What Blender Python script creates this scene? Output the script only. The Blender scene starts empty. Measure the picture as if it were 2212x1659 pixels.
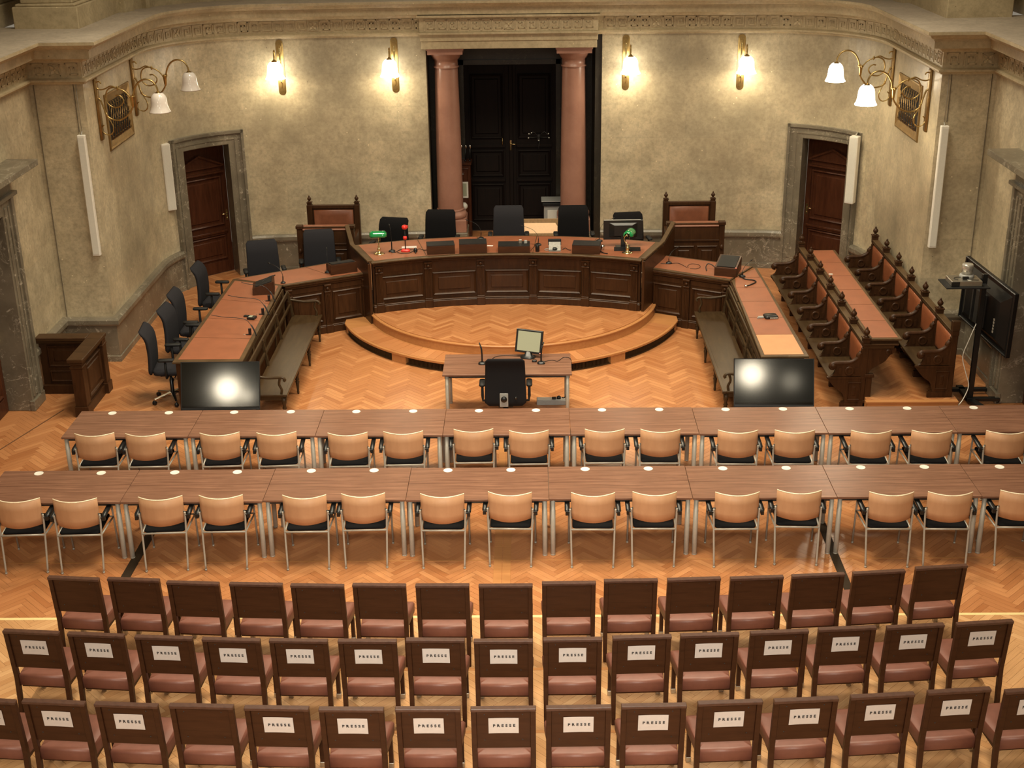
import bpy, bmesh, math, random
from math import sin, cos, pi, radians, sqrt, atan2, hypot
from mathutils import Vector, Matrix

random.seed(7)
SC = bpy.context.scene
COL = SC.collection

# ------------------------------------------------------------ camera
CAMX, CAMZ = 0.34, 7.55
FPX = 2875.0
pitch, roll, yaw = radians(22.08), radians(-.816), radians(-.952)
fw = Vector((sin(yaw)*cos(pitch), cos(yaw)*cos(pitch), -sin(pitch)))
rt = Vector((cos(yaw), -sin(yaw), 0.0)); up = rt.cross(fw)
rr = rt*cos(roll)+up*sin(roll); uu = -rt*sin(roll)+up*cos(roll)
cam_d = bpy.data.cameras.new('camera'); cam = bpy.data.objects.new('camera', cam_d); COL.objects.link(cam)
cam_d.sensor_fit = 'HORIZONTAL'; cam_d.sensor_width = 36.0; cam_d.lens = FPX*36.0/2212.0
cam_d.clip_start = .1; cam_d.clip_end = 200
M = Matrix(((rr.x, uu.x, -fw.x, CAMX), (rr.y, uu.y, -fw.y, 0), (rr.z, uu.z, -fw.z, CAMZ), (0, 0, 0, 1)))
cam.matrix_world = M
SC.camera = cam

# ------------------------------------------------------------ world, lights, exposure
SC.view_settings.view_transform = 'Standard'; SC.view_settings.look = 'None'
SC.view_settings.gamma = 1.0; SC.view_settings.use_curve_mapping = False
SC.view_settings.exposure = 0.0
w = bpy.data.worlds.new('hall_air'); SC.world = w; w.use_nodes = True
w.node_tree.nodes['Background'].inputs[0].default_value = (1.0, .86, .66, 1)
w.node_tree.nodes['Background'].inputs[1].default_value = 0.235

def area(name, loc, target, size, energy, colr=(1, .87, .64), spread=180):
    d = bpy.data.lights.new(name, 'AREA'); d.shape = 'DISK'; d.size = size; d.energy = energy; d.color = colr; d.spread = radians(spread)
    o = bpy.data.objects.new(name, d); COL.objects.link(o); o.location = loc
    o.rotation_euler = (Vector(target)-Vector(loc)).to_track_quat('-Z', 'Y').to_euler()
    return o
# reflector chandeliers high over the court, aimed at the floor
area('chandelier_light', (-2.4, 17.5, 11.5), (-2.0, 17.8, 0), 3.0, 350, spread=105)
area('chandelier_light', (2.6, 17.5, 11.5), (2.0, 17.8, 0), 3.0, 350, spread=105)
area('chandelier_light', (0, 11.5, 11.5), (0, 12.0, 0), 3.6, 490, spread=110)
# bare lamps behind the camera, and a wide added fill for chair backs and signs
area('gallery_lamp', (-7.62, 1.5, 6.2), (-3, 18, 1), .60, 58)
area('gallery_lamp', (-7.1, 1.5, 6.0), (-3, 18, 1), .25, 7)
area('gallery_lamp', (5.1, 1.5, 6.5), (3, 18, 1), .58, 52)
area('gallery_lamp', (6.1, 1.5, 6.3), (3, 18, 1), .4, 4)
area('gallery_light', (0, -1.0, 9.5), (0, 10.5, .8), 3.0, 200, (1, .92, .78), spread=58)

# ------------------------------------------------------------ materials
def newmat(name):
    m = bpy.data.materials.new(name); m.use_nodes = True
    nt = m.node_tree; b = nt.nodes['Principled BSDF']
    return m, nt, b
def N(nt, t, **kw):
    n = nt.nodes.new(t)
    for k, v in kw.items():
        if k == 'inp':
            for kk, vv in v.items(): n.inputs[kk].default_value = vv
        else: setattr(n, k, v)
    return n
def ramp(nt, fac, stops):
    r = nt.nodes.new('ShaderNodeValToRGB'); el = r.color_ramp.elements
    while len(el) < len(stops): el.new(.5)
    for e, (p, c) in zip(el, stops): e.position = p; e.color = (c[0], c[1], c[2], 1)
    nt.links.new(fac, r.inputs[0]); return r.outputs[0]
def coords(nt, scale=(1, 1, 1), kind='Object'):
    tc = N(nt, 'ShaderNodeTexCoord'); mp = N(nt, 'ShaderNodeMapping'); mp.inputs['Scale'].default_value = scale
    nt.links.new(tc.outputs[kind], mp.inputs[0]); return mp.outputs[0]
def noise(nt, vec, scale, detail=4, rough=.55, dist=0):
    n = N(nt, 'ShaderNodeTexNoise', inp={'Scale': scale, 'Detail': detail, 'Roughness': rough, 'Distortion': dist})
    nt.links.new(vec, n.inputs['Vector']); return n.outputs['Fac']
def mixc(nt, fac, a, b, mode='MIX'):
    m = N(nt, 'ShaderNodeMix', data_type='RGBA', blend_type=mode)
    if isinstance(fac, float): m.inputs[0].default_value = fac
    else: nt.links.new(fac, m.inputs[0])
    for i, c in ((6, a), (7, b)):
        if isinstance(c, tuple): m.inputs[i].default_value = (c[0], c[1], c[2], 1)
        else: nt.links.new(c, m.inputs[i])
    return m.outputs[2]
def bump(nt, b, h, strength=.2, dist=.01):
    bp = N(nt, 'ShaderNodeBump', inp={'Strength': strength, 'Distance': dist})
    nt.links.new(h, bp.inputs['Height']); nt.links.new(bp.outputs[0], b.inputs['Normal'])
def simple(name, c, rough=.5, metal=0, var=.15, scale=30, coat=0, bumps=0.0, spec=None):
    m, nt, b = newmat(name)
    v = coords(nt); n = noise(nt, v, scale)
    lo = tuple(x*(1-var) for x in c); hi = tuple(min(1, x*(1+var)) for x in c)
    nt.links.new(ramp(nt, n, [(.3, lo), (.7, hi)]), b.inputs['Base Color'])
    b.inputs['Roughness'].default_value = rough; b.inputs['Metallic'].default_value = metal
    b.inputs['Coat Weight'].default_value = coat
    if spec is not None: b.inputs['Specular IOR Level'].default_value = spec
    if bumps: bump(nt, b, noise(nt, v, scale*4), bumps, .003)
    return m
def woodmat(name, c1, c2, rough=.35, grain=(40, 2.5, 40), coat=0.0):
    # grain runs along local Y of the coordinates given here
    m, nt, b = newmat(name)
    v = coords(nt, grain); n1 = noise(nt, v, 1.0, 6, .6, .6)
    n2 = noise(nt, coords(nt), 2.2, 3)
    c = ramp(nt, n1, [(.28, c1), (.72, c2)])
    c = mixc(nt, ramp(nt, n2, [(.3, (0, 0, 0)), (.7, (.35, .35, .35))]), c, tuple(x*.75 for x in c1))
    nt.links.new(c, b.inputs['Base Color']); b.inputs['Roughness'].default_value = rough
    b.inputs['Coat Weight'].default_value = coat
    b.inputs['Specular IOR Level'].default_value = .22 if c1[0] < .09 else .4
    bump(nt, b, n1, .08, .002); return m

MT = {}
def stone(name, base, lo, hi, rough=.5, speck=True, veins=False, joints=False):
    m, nt, b = newmat(name)
    v = coords(nt)
    n1 = noise(nt, v, .55, 6, .62); n2 = noise(nt, v, 3.2, 5, .65); n3 = noise(nt, v, 16, 4, .7)
    c = ramp(nt, n1, [(.3, lo), (.5, base), (.68, hi)])
    c = mixc(nt, ramp(nt, n2, [(.35, (.4, .4, .4)), (.6, (0, 0, 0))]), c, tuple(x*.72 for x in lo))
    c = mixc(nt, ramp(nt, n3, [(.32, (.42, .42, .42)), (.58, (0, 0, 0))]), c, tuple(x*.6 for x in lo))
    if speck:
        vo = N(nt, 'ShaderNodeTexVoronoi', inp={'Scale': 5.0}); nt.links.new(v, vo.inputs['Vector'])
        c = mixc(nt, ramp(nt, vo.outputs['Distance'], [(.035, (.6, .6, .6)), (.07, (0, 0, 0))]), c, tuple(min(1, x*1.35) for x in hi))
        vo = N(nt, 'ShaderNodeTexVoronoi', inp={'Scale': 3.1}); nt.links.new(v, vo.inputs['Vector'])
        c = mixc(nt, ramp(nt, vo.outputs['Distance'], [(.02, (.7, .7, .7)), (.035, (0, 0, 0))]), c, tuple(x*.25 for x in lo))
    h = n3
    if joints:
        # coursed ashlar: joints every .62 m, the stones of one course slightly unlike those of the next
        sx = N(nt, 'ShaderNodeSeparateXYZ'); nt.links.new(v, sx.inputs[0])
        mt = N(nt, 'ShaderNodeMath', operation='ADD'); nt.links.new(sx.outputs[0], mt.inputs[0]); nt.links.new(sx.outputs[1], mt.inputs[1])
        cb = N(nt, 'ShaderNodeCombineXYZ'); nt.links.new(mt.outputs[0], cb.inputs[0]); nt.links.new(sx.outputs[2], cb.inputs[1])
        br = N(nt, 'ShaderNodeTexBrick', inp={'Scale': 1.0, 'Mortar Size': .004, 'Mortar Smooth': .3, 'Brick Width': 1.5, 'Row Height': .62,
                 'Color1': (.93, .93, .93, 1), 'Color2': (1.07, 1.04, 1.0, 1), 'Mortar': (.8, .8, .8, 1)})
        nt.links.new(cb.outputs[0], br.inputs['Vector'])
        c = mixc(nt, .55, c, br.outputs['Color'], 'MULTIPLY')
    nt.links.new(c, b.inputs['Base Color']); b.inputs['Roughness'].default_value = rough
    bump(nt, b, h, .12, .004); return m
MT['stone'] = stone('travertine', (.54, .455, .305), (.33, .275, .185), (.72, .625, .435), .36, joints=True)
MT['stone_plain'] = stone('pale_stone', (.55, .45, .28), (.44, .35, .21), (.64, .54, .35), .5)
MT['ledge'] = stone('dusty_stone', (.50, .42, .32), (.42, .35, .27), (.58, .50, .39), .7, speck=False)

def marble(name, base, lo, vein, rough=.3, amt=1.0):
    m, nt, b = newmat(name)
    v = coords(nt)
    n1 = noise(nt, v, 1.6, 6, .65); c = ramp(nt, n1, [(.3, lo), (.65, base)])
    wv = noise(nt, v, 2.4, 7, .62, 1.6)
    sub = N(nt, 'ShaderNodeMath', operation='SUBTRACT', inp={1: .5}); nt.links.new(wv, sub.inputs[0])
    ab = N(nt, 'ShaderNodeMath', operation='ABSOLUTE'); nt.links.new(sub.outputs[0], ab.inputs[0])
    ve = ramp(nt, ab.outputs[0], [(.0, (.55*amt,)*3), (.012, (0, 0, 0))])
    msk = ramp(nt, noise(nt, v, 1.3, 3), [(.48, (0, 0, 0)), (.6, (1, 1, 1))])
    mk = N(nt, 'ShaderNodeMix', data_type='RGBA', blend_type='MULTIPLY'); mk.inputs[0].default_value = 1
    nt.links.new(ve, mk.inputs[6]); nt.links.new(msk, mk.inputs[7])
    c = mixc(nt, mk.outputs[2], c, vein)
    blot = ramp(nt, noise(nt, v, 9, 6, .75, .8), [(.585, (0, 0, 0)), (.68, (.6*amt,)*3)])
    c = mixc(nt, blot, c, vein)
    nt.links.new(c, b.inputs['Base Color']); b.inputs['Roughness'].default_value = rough
    return m
MT['marble'] = marble('grey_marble', (.21, .18, .13), (.11, .093, .066), (.72, .65, .52))
MT['marble_dark'] = marble('black_marble', (.028, .023, .015), (.016, .013, .009), (.14, .12, .08), .35, .6)
MT['marble_pink'] = marble('pink_marble', (.37, .19, .135), (.28, .135, .095), (.46, .29, .21), .3, .25)

def parquet(name, c1, c2, rough=.28):
    m, nt, b = newmat(name)
    g = N(nt, 'ShaderNodeNewGeometry'); oi = N(nt, 'ShaderNodeObjectInfo')
    ad = N(nt, 'ShaderNodeMath', operation='ADD'); nt.links.new(g.outputs['Random Per Island'], ad.inputs[0]); nt.links.new(oi.outputs['Random'], ad.inputs[1])
    fr = N(nt, 'ShaderNodeMath', operation='FRACT'); nt.links.new(ad.outputs[0], fr.inputs[0])
    mid = tuple((a+b_)/2 for a, b_ in zip(c1, c2))
    c = ramp(nt, fr.outputs[0], [(0, c1), (.3, mid), (.72, mid), (.86, c2), (1, c2)])
    v = coords(nt, (3, 60, 1), 'UV'); n1 = noise(nt, v, 1.0, 5, .6, .4)
    c = mixc(nt, ramp(nt, n1, [(.35, (.28, .28, .28)), (.6, (0, 0, 0))]), c, tuple(x*.6 for x in c1))
    n2 = noise(nt, coords(nt), .35, 4)
    c = mixc(nt, ramp(nt, n2, [(.35, (.25, .25, .25)), (.65, (0, 0, 0))]), c, tuple(x*.75 for x in c1))
    nt.links.new(c, b.inputs['Base Color']); b.inputs['Roughness'].default_value = rough
    bump(nt, b, n1, .03, .001); return m
MT['parquet'] = parquet('oak_parquet', (.39, .148, .052), (.58, .265, .108))
MT['parquet_pale'] = parquet('worn_oak_parquet', (.50, .25, .10), (.68, .40, .19), .35)
MT['joint'] = simple('joint_dark', (.13, .055, .02), .7)
MT['oak'] = woodmat('oak_board', (.42, .18, .06), (.55, .26, .095), .35, (2.5, 40, 40))
MT['oak_dark'] = woodmat('brown_oak_board', (.045, .024, .010), (.08, .042, .017), .5, (2.5, 40, 40))
MT['wood'] = woodmat('dark_carved_oak', (.031, .0125, .005), (.070, .029, .011), .36, (22, 22, 3))
MT['wood_h'] = woodmat('dark_oak_rail', (.036, .017, .007), (.075, .036, .015), .34, (3, 22, 22))
MT['wood_edge'] = woodmat('worn_oak_edge', (.065, .038, .017), (.12, .072, .034), .38, (5, 5, 5))
MT['bench_wood'] = woodmat('greenish_brown_bench', (.036, .021, .0095), (.068, .041, .019), .32, (20, 3, 20))
MT['door_wood'] = woodmat('mahogany_door', (.045, .014, .007), (.095, .032, .014), .32, (25, 25, 3))
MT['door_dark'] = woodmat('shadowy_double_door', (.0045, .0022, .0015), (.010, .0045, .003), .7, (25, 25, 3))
MT['presse_wood'] = woodmat('walnut_chair_wood', (.042, .0155, .0068), (.070, .027, .0115), .38, (3, 22, 22))
MT['walnut'] = woodmat('walnut_laminate', (.125, .056, .033), (.29, .148, .092), .33, (1.6, 26, 20))
MT['beech'] = woodmat('beech_ply', (.50, .27, .14), (.60, .34, .185), .5, (8, 8, 2))
MT['beech_edge'] = simple('beech_ply_edge', (.95, .78, .56), .4)
MT['leather'] = simple('red_leather', (.20, .066, .030), .42, var=.12, scale=9, bumps=.12)
MT['leather_desk'] = simple('desk_leather', (.27, .092, .042), .45, var=.10, scale=5, bumps=.08)
MT['leather_pale'] = simple('new_orange_leather', (.58, .26, .12), .5, var=.05, scale=5)
MT['leather_stall'] = simple('stall_leather', (.25, .075, .028), .42, var=.1, scale=6, bumps=.08)
MT['leather_seat'] = simple('chair_leather', (.185, .068, .044), .48, var=.14, scale=7, bumps=.1)
MT['fabric'] = simple('blue_grey_fabric', (.015, .0142, .0155), .9, spec=.12, var=.15, scale=300, bumps=.2)
MT['fabric_grey'] = simple('slate_fabric', (.025, .0242, .028), .9, spec=.12, var=.12, scale=300, bumps=.2)
MT['fabric_black'] = simple('black_fabric', (.008, .0075, .008), .92, spec=.1, var=.15, scale=300, bumps=.2)
MT['plastic'] = simple('black_plastic', (.008, .008, .008), .36, var=.1)
MT['plastic_matte'] = simple('matte_black_plastic', (.012, .0115, .011), .6, spec=.3, var=.1)
MT['grey_metal'] = simple('grey_coated_tube', (.40, .375, .32), .42, .15, var=.05)
MT['chrome'] = simple('chrome', (.75, .73, .68), .15, 1, var=.03)
MT['steel'] = simple('brushed_steel', (.48, .45, .38), .35, .9, var=.06)
MT['brass'] = simple('old_brass', (.50, .35, .14), .28, 1, var=.2, scale=12)
MT['brass_dark'] = simple('dull_brass', (.30, .19, .075), .38, .9, var=.2, scale=12)
MT['brass_shiny'] = simple('polished_brass', (.95, .82, .45), .15, 1, var=.05)
MT['white'] = simple('white_plastic', (.72, .70, .62), .45, var=.03)
MT['offwhite'] = simple('warm_white_panel', (.78, .74, .66), .5, var=.03)
MT['paper'] = simple('paper', (.66, .60, .56), .75, var=.03)
MT['manila'] = simple('pale_manila', (.85, .56, .33), .7, var=.04)
MT['ink'] = simple('black_ink', (.02, .018, .018), .6)
MT['tray_wood'] = simple('tan_box', (.36, .23, .11), .6)
MT['red'] = simple('red_plastic', (.75, .035, .025), .3, var=.1)
MT['green_glass'] = simple('green_glass_shade', (.005, .22, .055), .08, coat=1.0, var=.1)
MT['grey_plastic'] = simple('grey_plastic', (.34, .34, .32), .5, var=.05)
MT['dark_grey'] = simple('dark_grey_metal', (.05, .048, .044), .4, .4)
MT['seam'] = simple('stone_joint', (.13, .105, .07), .8)
MT['pale_strip'] = simple('pale_yellow_edge_strip', (.80, .64, .30), .35, var=.05)
MT['slot'] = simple('dark_brown_slot', (.030, .019, .010), .55, spec=.2)
MT['top_rail'] = simple('worn_chair_top', (.085, .040, .026), .32, var=.2)  # lighter wood colour carries a painted highlight along the chair tops
MT['silver_dull'] = simple('dull_silver', (.22, .21, .19), .5, .5)
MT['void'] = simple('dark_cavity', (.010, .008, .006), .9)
def screen(name, c, rough):
    m, nt, b = newmat(name); v = coords(nt); n = noise(nt, v, 200)
    nt.links.new(ramp(nt, n, [(.4, c), (.6, tuple(x*1.05 for x in c))]), b.inputs['Base Color'])
    b.inputs['Roughness'].default_value = rough; b.inputs['Specular IOR Level'].default_value = .5; return m
MT['screen'] = screen('dark_lcd_panel', (.0045, .0045, .0035), .082)
MT['screen_pale'] = simple('pale_lcd_panel', (.36, .38, .27), .35, var=.05, scale=400)
def glow(name, c, s):
    m, nt, b = newmat(name)
    lw = N(nt, 'ShaderNodeLayerWeight', inp={'Blend': .35})
    e = ramp(nt, lw.outputs['Facing'], [(.0, (c[0], c[1], c[2])), (1, tuple(x*.75 for x in c))])
    b.inputs['Base Color'].default_value = (.9, .88, .82, 1)
    nt.links.new(e, b.inputs['Emission Color']); b.inputs['Emission Strength'].default_value = s
    b.inputs['Roughness'].default_value = .2; return m
MT['opal_lit'] = glow('lit_opal_glass', (1.0, .91, .72), 12.0)
MT['opal'] = simple('unlit_opal_glass', (.82, .76, .70), .12, var=.02, coat=.6)
MT['led_red'] = glow('red_led', (1, .05, .02), 4.0)
MT['glass'] = simple('clear_plastic_case', (.55, .52, .45), .1, .5, var=.2, scale=20)

# ------------------------------------------------------------ mesh helpers
def cat(points, closed=False, n=6):
    P = [Vector(p) for p in points]; out = []
    m = len(P)
    rng = range(m) if closed else range(m-1)
    for i in rng:
        p0 = P[(i-1) % m] if closed or i > 0 else P[0]; p1 = P[i]; p2 = P[(i+1) % m]
        p3 = P[(i+2) % m] if closed or i+2 < m else P[-1]
        for k in range(n):
            t = k/n
            out.append(.5*((2*p1)+(-p0+p2)*t+(2*p0-5*p1+4*p2-p3)*t*t+(-p0+3*p1-3*p2+p3)*t**3))
    if not closed: out.append(P[-1])
    return out

class MB:
    def __init__(s): s.v = []; s.f = []; s.sm = []; s.uv = None
    def add(s, vs, fs, smooth=False, M=None):
        o = len(s.v)
        s.v += [(M @ Vector(v)) if M is not None else Vector(v) for v in vs]
        s.f += [tuple(i+o for i in f) for f in fs]; s.sm += [smooth]*len(fs); return s
    def box(s, x0, x1, y0, y1, z0, z1, M=None):
        return s.add([(x0, y0, z0), (x1, y0, z0), (x1, y1, z0), (x0, y1, z0), (x0, y0, z1), (x1, y0, z1), (x1, y1, z1), (x0, y1, z1)],
                     [(0, 3, 2, 1), (4, 5, 6, 7), (0, 1, 5, 4), (1, 2, 6, 5), (2, 3, 7, 6), (3, 0, 4, 7)], False, M)
    def cbox(s, c, d, M=None):
        return s.box(c[0]-d[0]/2, c[0]+d[0]/2, c[1]-d[1]/2, c[1]+d[1]/2, c[2]-d[2]/2, c[2]+d[2]/2, M)
    def poly(s, pts, off, M=None, smooth=False):       # prism: closed 3D outline pushed along off
        n = len(pts); off = Vector(off); P = [Vector(p) for p in pts]
        nrm = Vector((0, 0, 0))
        for i in range(n): nrm += P[i].cross(P[(i+1) % n])
        if nrm.dot(off) > 0: P = P[::-1]
        vs = P+[p+off for p in P]
        fs = [tuple(range(n)), tuple(range(2*n-1, n-1, -1))]+[(i, i+n, (i+1) % n+n, (i+1) % n) for i in range(n)]
        return s.add(vs, fs, smooth, M)
    def tube(s, pts, r, seg=8, M=None, closed=False):
        P = [Vector(p) for p in pts]; n = len(P); rad = r if isinstance(r, (list, tuple)) else [r]*n
        vs = []; ref = None
        for i, p in enumerate(P):
            if closed: t = (P[(i+1) % n]-P[i-1])
            else: t = P[min(i+1, n-1)]-P[max(i-1, 0)]
            if t.length < 1e-9: t = Vector((0, 0, 1))
            t.normalize()
            if ref is None:
                ref = Vector((0, 0, 1)) if abs(t.z) < .9 else Vector((1, 0, 0))
            a = ref-t*ref.dot(t)
            if a.length < 1e-6: a = t.orthogonal()
            a.normalize(); b = t.cross(a); ref = a
            for k in range(seg):
                th = 2*pi*k/seg; vs.append(p+(a*cos(th)+b*sin(th))*rad[i])
        fs = []
        for i in range(n if closed else n-1):
            j = (i+1) % n
            for k in range(seg): fs.append((i*seg+k, i*seg+(k+1) % seg, j*seg+(k+1) % seg, j*seg+k))
        if not closed: fs += [tuple(range(seg-1, -1, -1)), tuple(range((n-1)*seg, n*seg))]
        return s.add(vs, fs, True, M)
    def cyl(s, p, r, h, seg=14, M=None):
        return s.lathe([(r, 0), (r, h)], p, seg, M, flat=True)
    def lathe(s, prof, c=(0, 0, 0), seg=16, M=None, flat=False, caps=True, wave=None):
        vs = []; n = len(prof)
        for (r, z) in prof:
            for k in range(seg):
                th = 2*pi*k/seg; q = r*(1+(wave[0]*cos(wave[1]*th) if wave and r > wave[2] else 0))
                vs.append((c[0]+q*cos(th), c[1]+q*sin(th), c[2]+z))
        fs = [(i*seg+k, i*seg+(k+1) % seg, (i+1)*seg+(k+1) % seg, (i+1)*seg+k) for i in range(n-1) for k in range(seg)]
        s.add(vs, fs, True, M)
        if caps:
            o = len(s.v)-len(vs)
            if prof[0][0] > 1e-4: s.f.append(tuple(o+k for k in range(seg-1, -1, -1))); s.sm.append(False)
            if prof[-1][0] > 1e-4: s.f.append(tuple(o+(n-1)*seg+k for k in range(seg))); s.sm.append(False)
        return s
    def loft(s, rings, M=None, smooth=True, caps=True, closed=False):
        n = len(rings[0]); vs = [p for r in rings for p in r]; fs = []
        m = len(rings)
        for i in range(m if closed else m-1):
            for k in range(n): fs.append((i*n+k, i*n+(k+1) % n, ((i+1) % m)*n+(k+1) % n, ((i+1) % m)*n+k))
        if caps and not closed: fs += [tuple(range(n-1, -1, -1)), tuple(range((m-1)*n, m*n))]
        return s.add(vs, fs, smooth, M)
    def mesh(s, name, mat, bevel=0, recalc=True):
        me = bpy.data.meshes.new(name); me.from_pydata([tuple(v) for v in s.v], [], s.f)
        if bevel or recalc:
            bm = bmesh.new(); bm.from_mesh(me)
            for f, k in zip(bm.faces, s.sm): f.smooth = k
            if recalc: bmesh.ops.recalc_face_normals(bm, faces=bm.faces)
            if bevel:
                es = [e for e in bm.edges if len(e.link_faces) == 2 and not (e.link_faces[0].smooth and e.link_faces[1].smooth) and e.calc_face_angle(0) > .6]
                bmesh.ops.bevel(bm, geom=es, offset=bevel, segments=1, affect='EDGES', clamp_overlap=True)
            bm.to_mesh(me); bm.free()
        else:
            me.polygons.foreach_set('use_smooth', s.sm)
        me.update()
        for mm in (mat if isinstance(mat, (list, tuple)) else [mat]): me.materials.append(MT[mm] if isinstance(mm, str) else mm)
        return me
    def build(s, name, mat, parent=None, bevel=0, label=None, kind=None, recalc=True):
        o = bpy.data.objects.new(name, s.mesh(name, mat, bevel, recalc)); COL.objects.link(o)
        if parent is not None: o.parent = parent
        if label: o['label'] = label
        if kind: o['kind'] = kind
        return o

def tag(o, label, cat_, group=None):
    o['label'] = label; o['category'] = cat_
    if group: o['group'] = group
    return o
def thing(name, label, cat_, loc=(0, 0, 0), rz=0, group=None):
    o = bpy.data.objects.new(name, None); COL.objects.link(o); o.location = loc; o.rotation_euler = (0, 0, rz)
    o.empty_display_size = .1
    return tag(o, label, cat_, group)
def structure(o): o['kind'] = 'structure'; return o
KIDS = {}
def copy_tree(o, parent=None):
    c = o.copy(); COL.objects.link(c)
    if parent is not None: c.parent = parent
    for ch in list(o.children): copy_tree(ch, c)
    return c
def inst(proto, label, loc, rz=0, group=None, first=[set()]):
    if proto.name in first[0]: o = copy_tree(proto)
    else: first[0].add(proto.name); o = proto
    o.location = loc; o.rotation_euler = (0, 0, rz); o['label'] = label
    if group: o['group'] = group
    return o
ORD = ['leftmost', 'second from the left', 'third from the left', 'fourth from the left', 'fifth from the left', 'sixth from the left', 'seventh from the left',
       'middle one, eighth from the left', 'seventh from the right', 'sixth from the right', 'fifth from the right', 'fourth from the right', 'third from the right', 'second from the right', 'rightmost']
def rrect(w, t, r, y, z, n=4, cx=0):       # rounded rectangle ring in the XY plane at height z
    out = []
    for (sx, sy, a0) in ((1, 1, 0), (-1, 1, pi/2), (-1, -1, pi), (1, -1, 1.5*pi)):
        for k in range(n+1):
            a = a0+pi/2*k/n; out.append((cx+sx*(w/2-r)+r*cos(a), y+sy*(t/2-r)+r*sin(a), z))
    return out

# ============================================================ STRUCTURE
CX = 0.05
class Path:
    def __init__(s, pts):
        s.p = [Vector((x, y)) for x, y in pts]; s.s = [0]
        for a, b in zip(s.p, s.p[1:]): s.s.append(s.s[-1]+(b-a).length)
        nr = []
        for a, b in zip(s.p, s.p[1:]):
            d = (b-a).normalized(); nr.append(Vector((d.y, -d.x)))
        s.m = [nr[0]]
        for a, b in zip(nr, nr[1:]): s.m.append((a+b)/(1+a.dot(b)))
        s.m.append(nr[-1]); s.n = nr
    def at(s, t, d, z):
        for i in range(len(s.n)):
            if t <= s.s[i+1]+1e-9 or i == len(s.n)-1:
                k = (t-s.s[i])/(s.s[i+1]-s.s[i]); q = (s.p[i]+s.m[i]*d).lerp(s.p[i+1]+s.m[i+1]*d, k)
                return Vector((q.x, q.y, z))
    def ang(s, t):
        for i in range(len(s.n)):
            if t <= s.s[i+1]: n = s.n[i]; break
        return atan2(n.y, n.x)
    def sweep(s, mb, t0, t1, prof, smooth=False):
        ts = [t0]+[q for q in s.s if t0+1e-4 < q < t1-1e-4]+[t1]
        return mb.loft([[s.at(t, d, z) for d, z in prof] for t in ts], smooth=smooth)
    def box(s, mb, t0, t1, d0, d1, z0, z1): return s.sweep(mb, t0, t1, [(d0, z0), (d1, z0), (d1, z1), (d0, z1)])

YS = 6.0
def side_pts(sg):
    P = [(-7.1, YS), (-7.1, 19.75), (-6.3, 19.75), (-6.3, 22.6)]
    for k in range(1, 19):
        a = pi-pi/2*k/18; P.append((-4.43+1.87*cos(a), 22.6+1.87*sin(a)))
    for k in range(1, 9):
        x = -4.43+(4.43-1.6)*k/8; P.append((x, 24.47+.17*(1-(x/4.43)**2)))
    return P
LP = [(x+CX, y) for x, y in side_pts(-1)]
RP = [(CX-(x-CX), y) for x, y in LP][::-1]
full = Path(LP+RP)
LEFT = Path(LP); TOT = LEFT.s[-1]; S_ARC = LEFT.s[3]
def s_ang(deg): return S_ARC+1.87*(pi-radians(deg))
D0, D1, D2, D3 = s_ang(155), s_ang(146), s_ang(117), s_ang(108)
FT = full.s[-1]
def mir(t): return FT-t

def wall_half(name, f):
    mb = MB()
    def b(t0, t1, z0, z1, d0=-.35, d1=0): full.box(mb, *(f(t0, t1)), d0, d1, z0, z1)
    b(0, 15.6-YS, 0, 5.0); b(15.6-YS, 17.8-YS, 3.05, 5.0); b(17.8-YS, D1-.05, 0, 5.0); b(D1-.05, D2+.05, 2.5, 5.0); b(D2+.05, TOT, 0, 5.0)
    return structure(mb.build(name, 'stone'))
fL = lambda a, b: (a, b)
fR = lambda a, b: (mir(b), mir(a))
wl = wall_half('wall_left', fL); wr = wall_half('wall_right', fR)
# thin vertical seams of the pilaster stones
for wo, sg in ((wl, -1), (wr, 1)):
    for xx, z0 in ((7.03, .74), (6.44, 3.66)):
        mb = MB(); x = CX+sg*xx; mb.box(x-.003, x+.003, 19.735, 19.76, z0, 4.38); mb.build('stone_seam', 'seam', wo)

# back wall over the portal, the portal recess
PX = -.035; PW = 1.565
mb = MB(); mb.box(PX-PW, PX+PW, 24.75, 25.1, 4.14, 5.0); wb = structure(mb.build('wall_back', 'stone_plain'))
mb = MB()
mb.box(PX-PW-.4, PX-PW, 24.66, 26.5, .0, 4.9); mb.box(PX+PW, PX+PW+.4, 24.66, 26.5, .0, 4.9)
mb.box(PX-PW, PX-.93, 25.88, 26.3, .34, 4.14); mb.box(PX+.90, PX+PW, 25.88, 26.3, .34, 4.14)
mb.box(PX-.93, PX+.90, 25.88, 26.3, 3.68, 4.14); mb.box(PX-PW, PX+PW, 24.75, 26.3, 4.14, 4.4)
mb.box(PX-.93-.06, PX-.93+.03, 25.84, 26.0, .34, 3.74); mb.box(PX+.87, PX+.96, 25.84, 26.0, .34, 3.74); mb.box(PX-.99, PX+.96, 25.84, 26.0, 3.65, 3.74)
structure(mb.build('wall_recess', 'marble_dark'))

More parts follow.
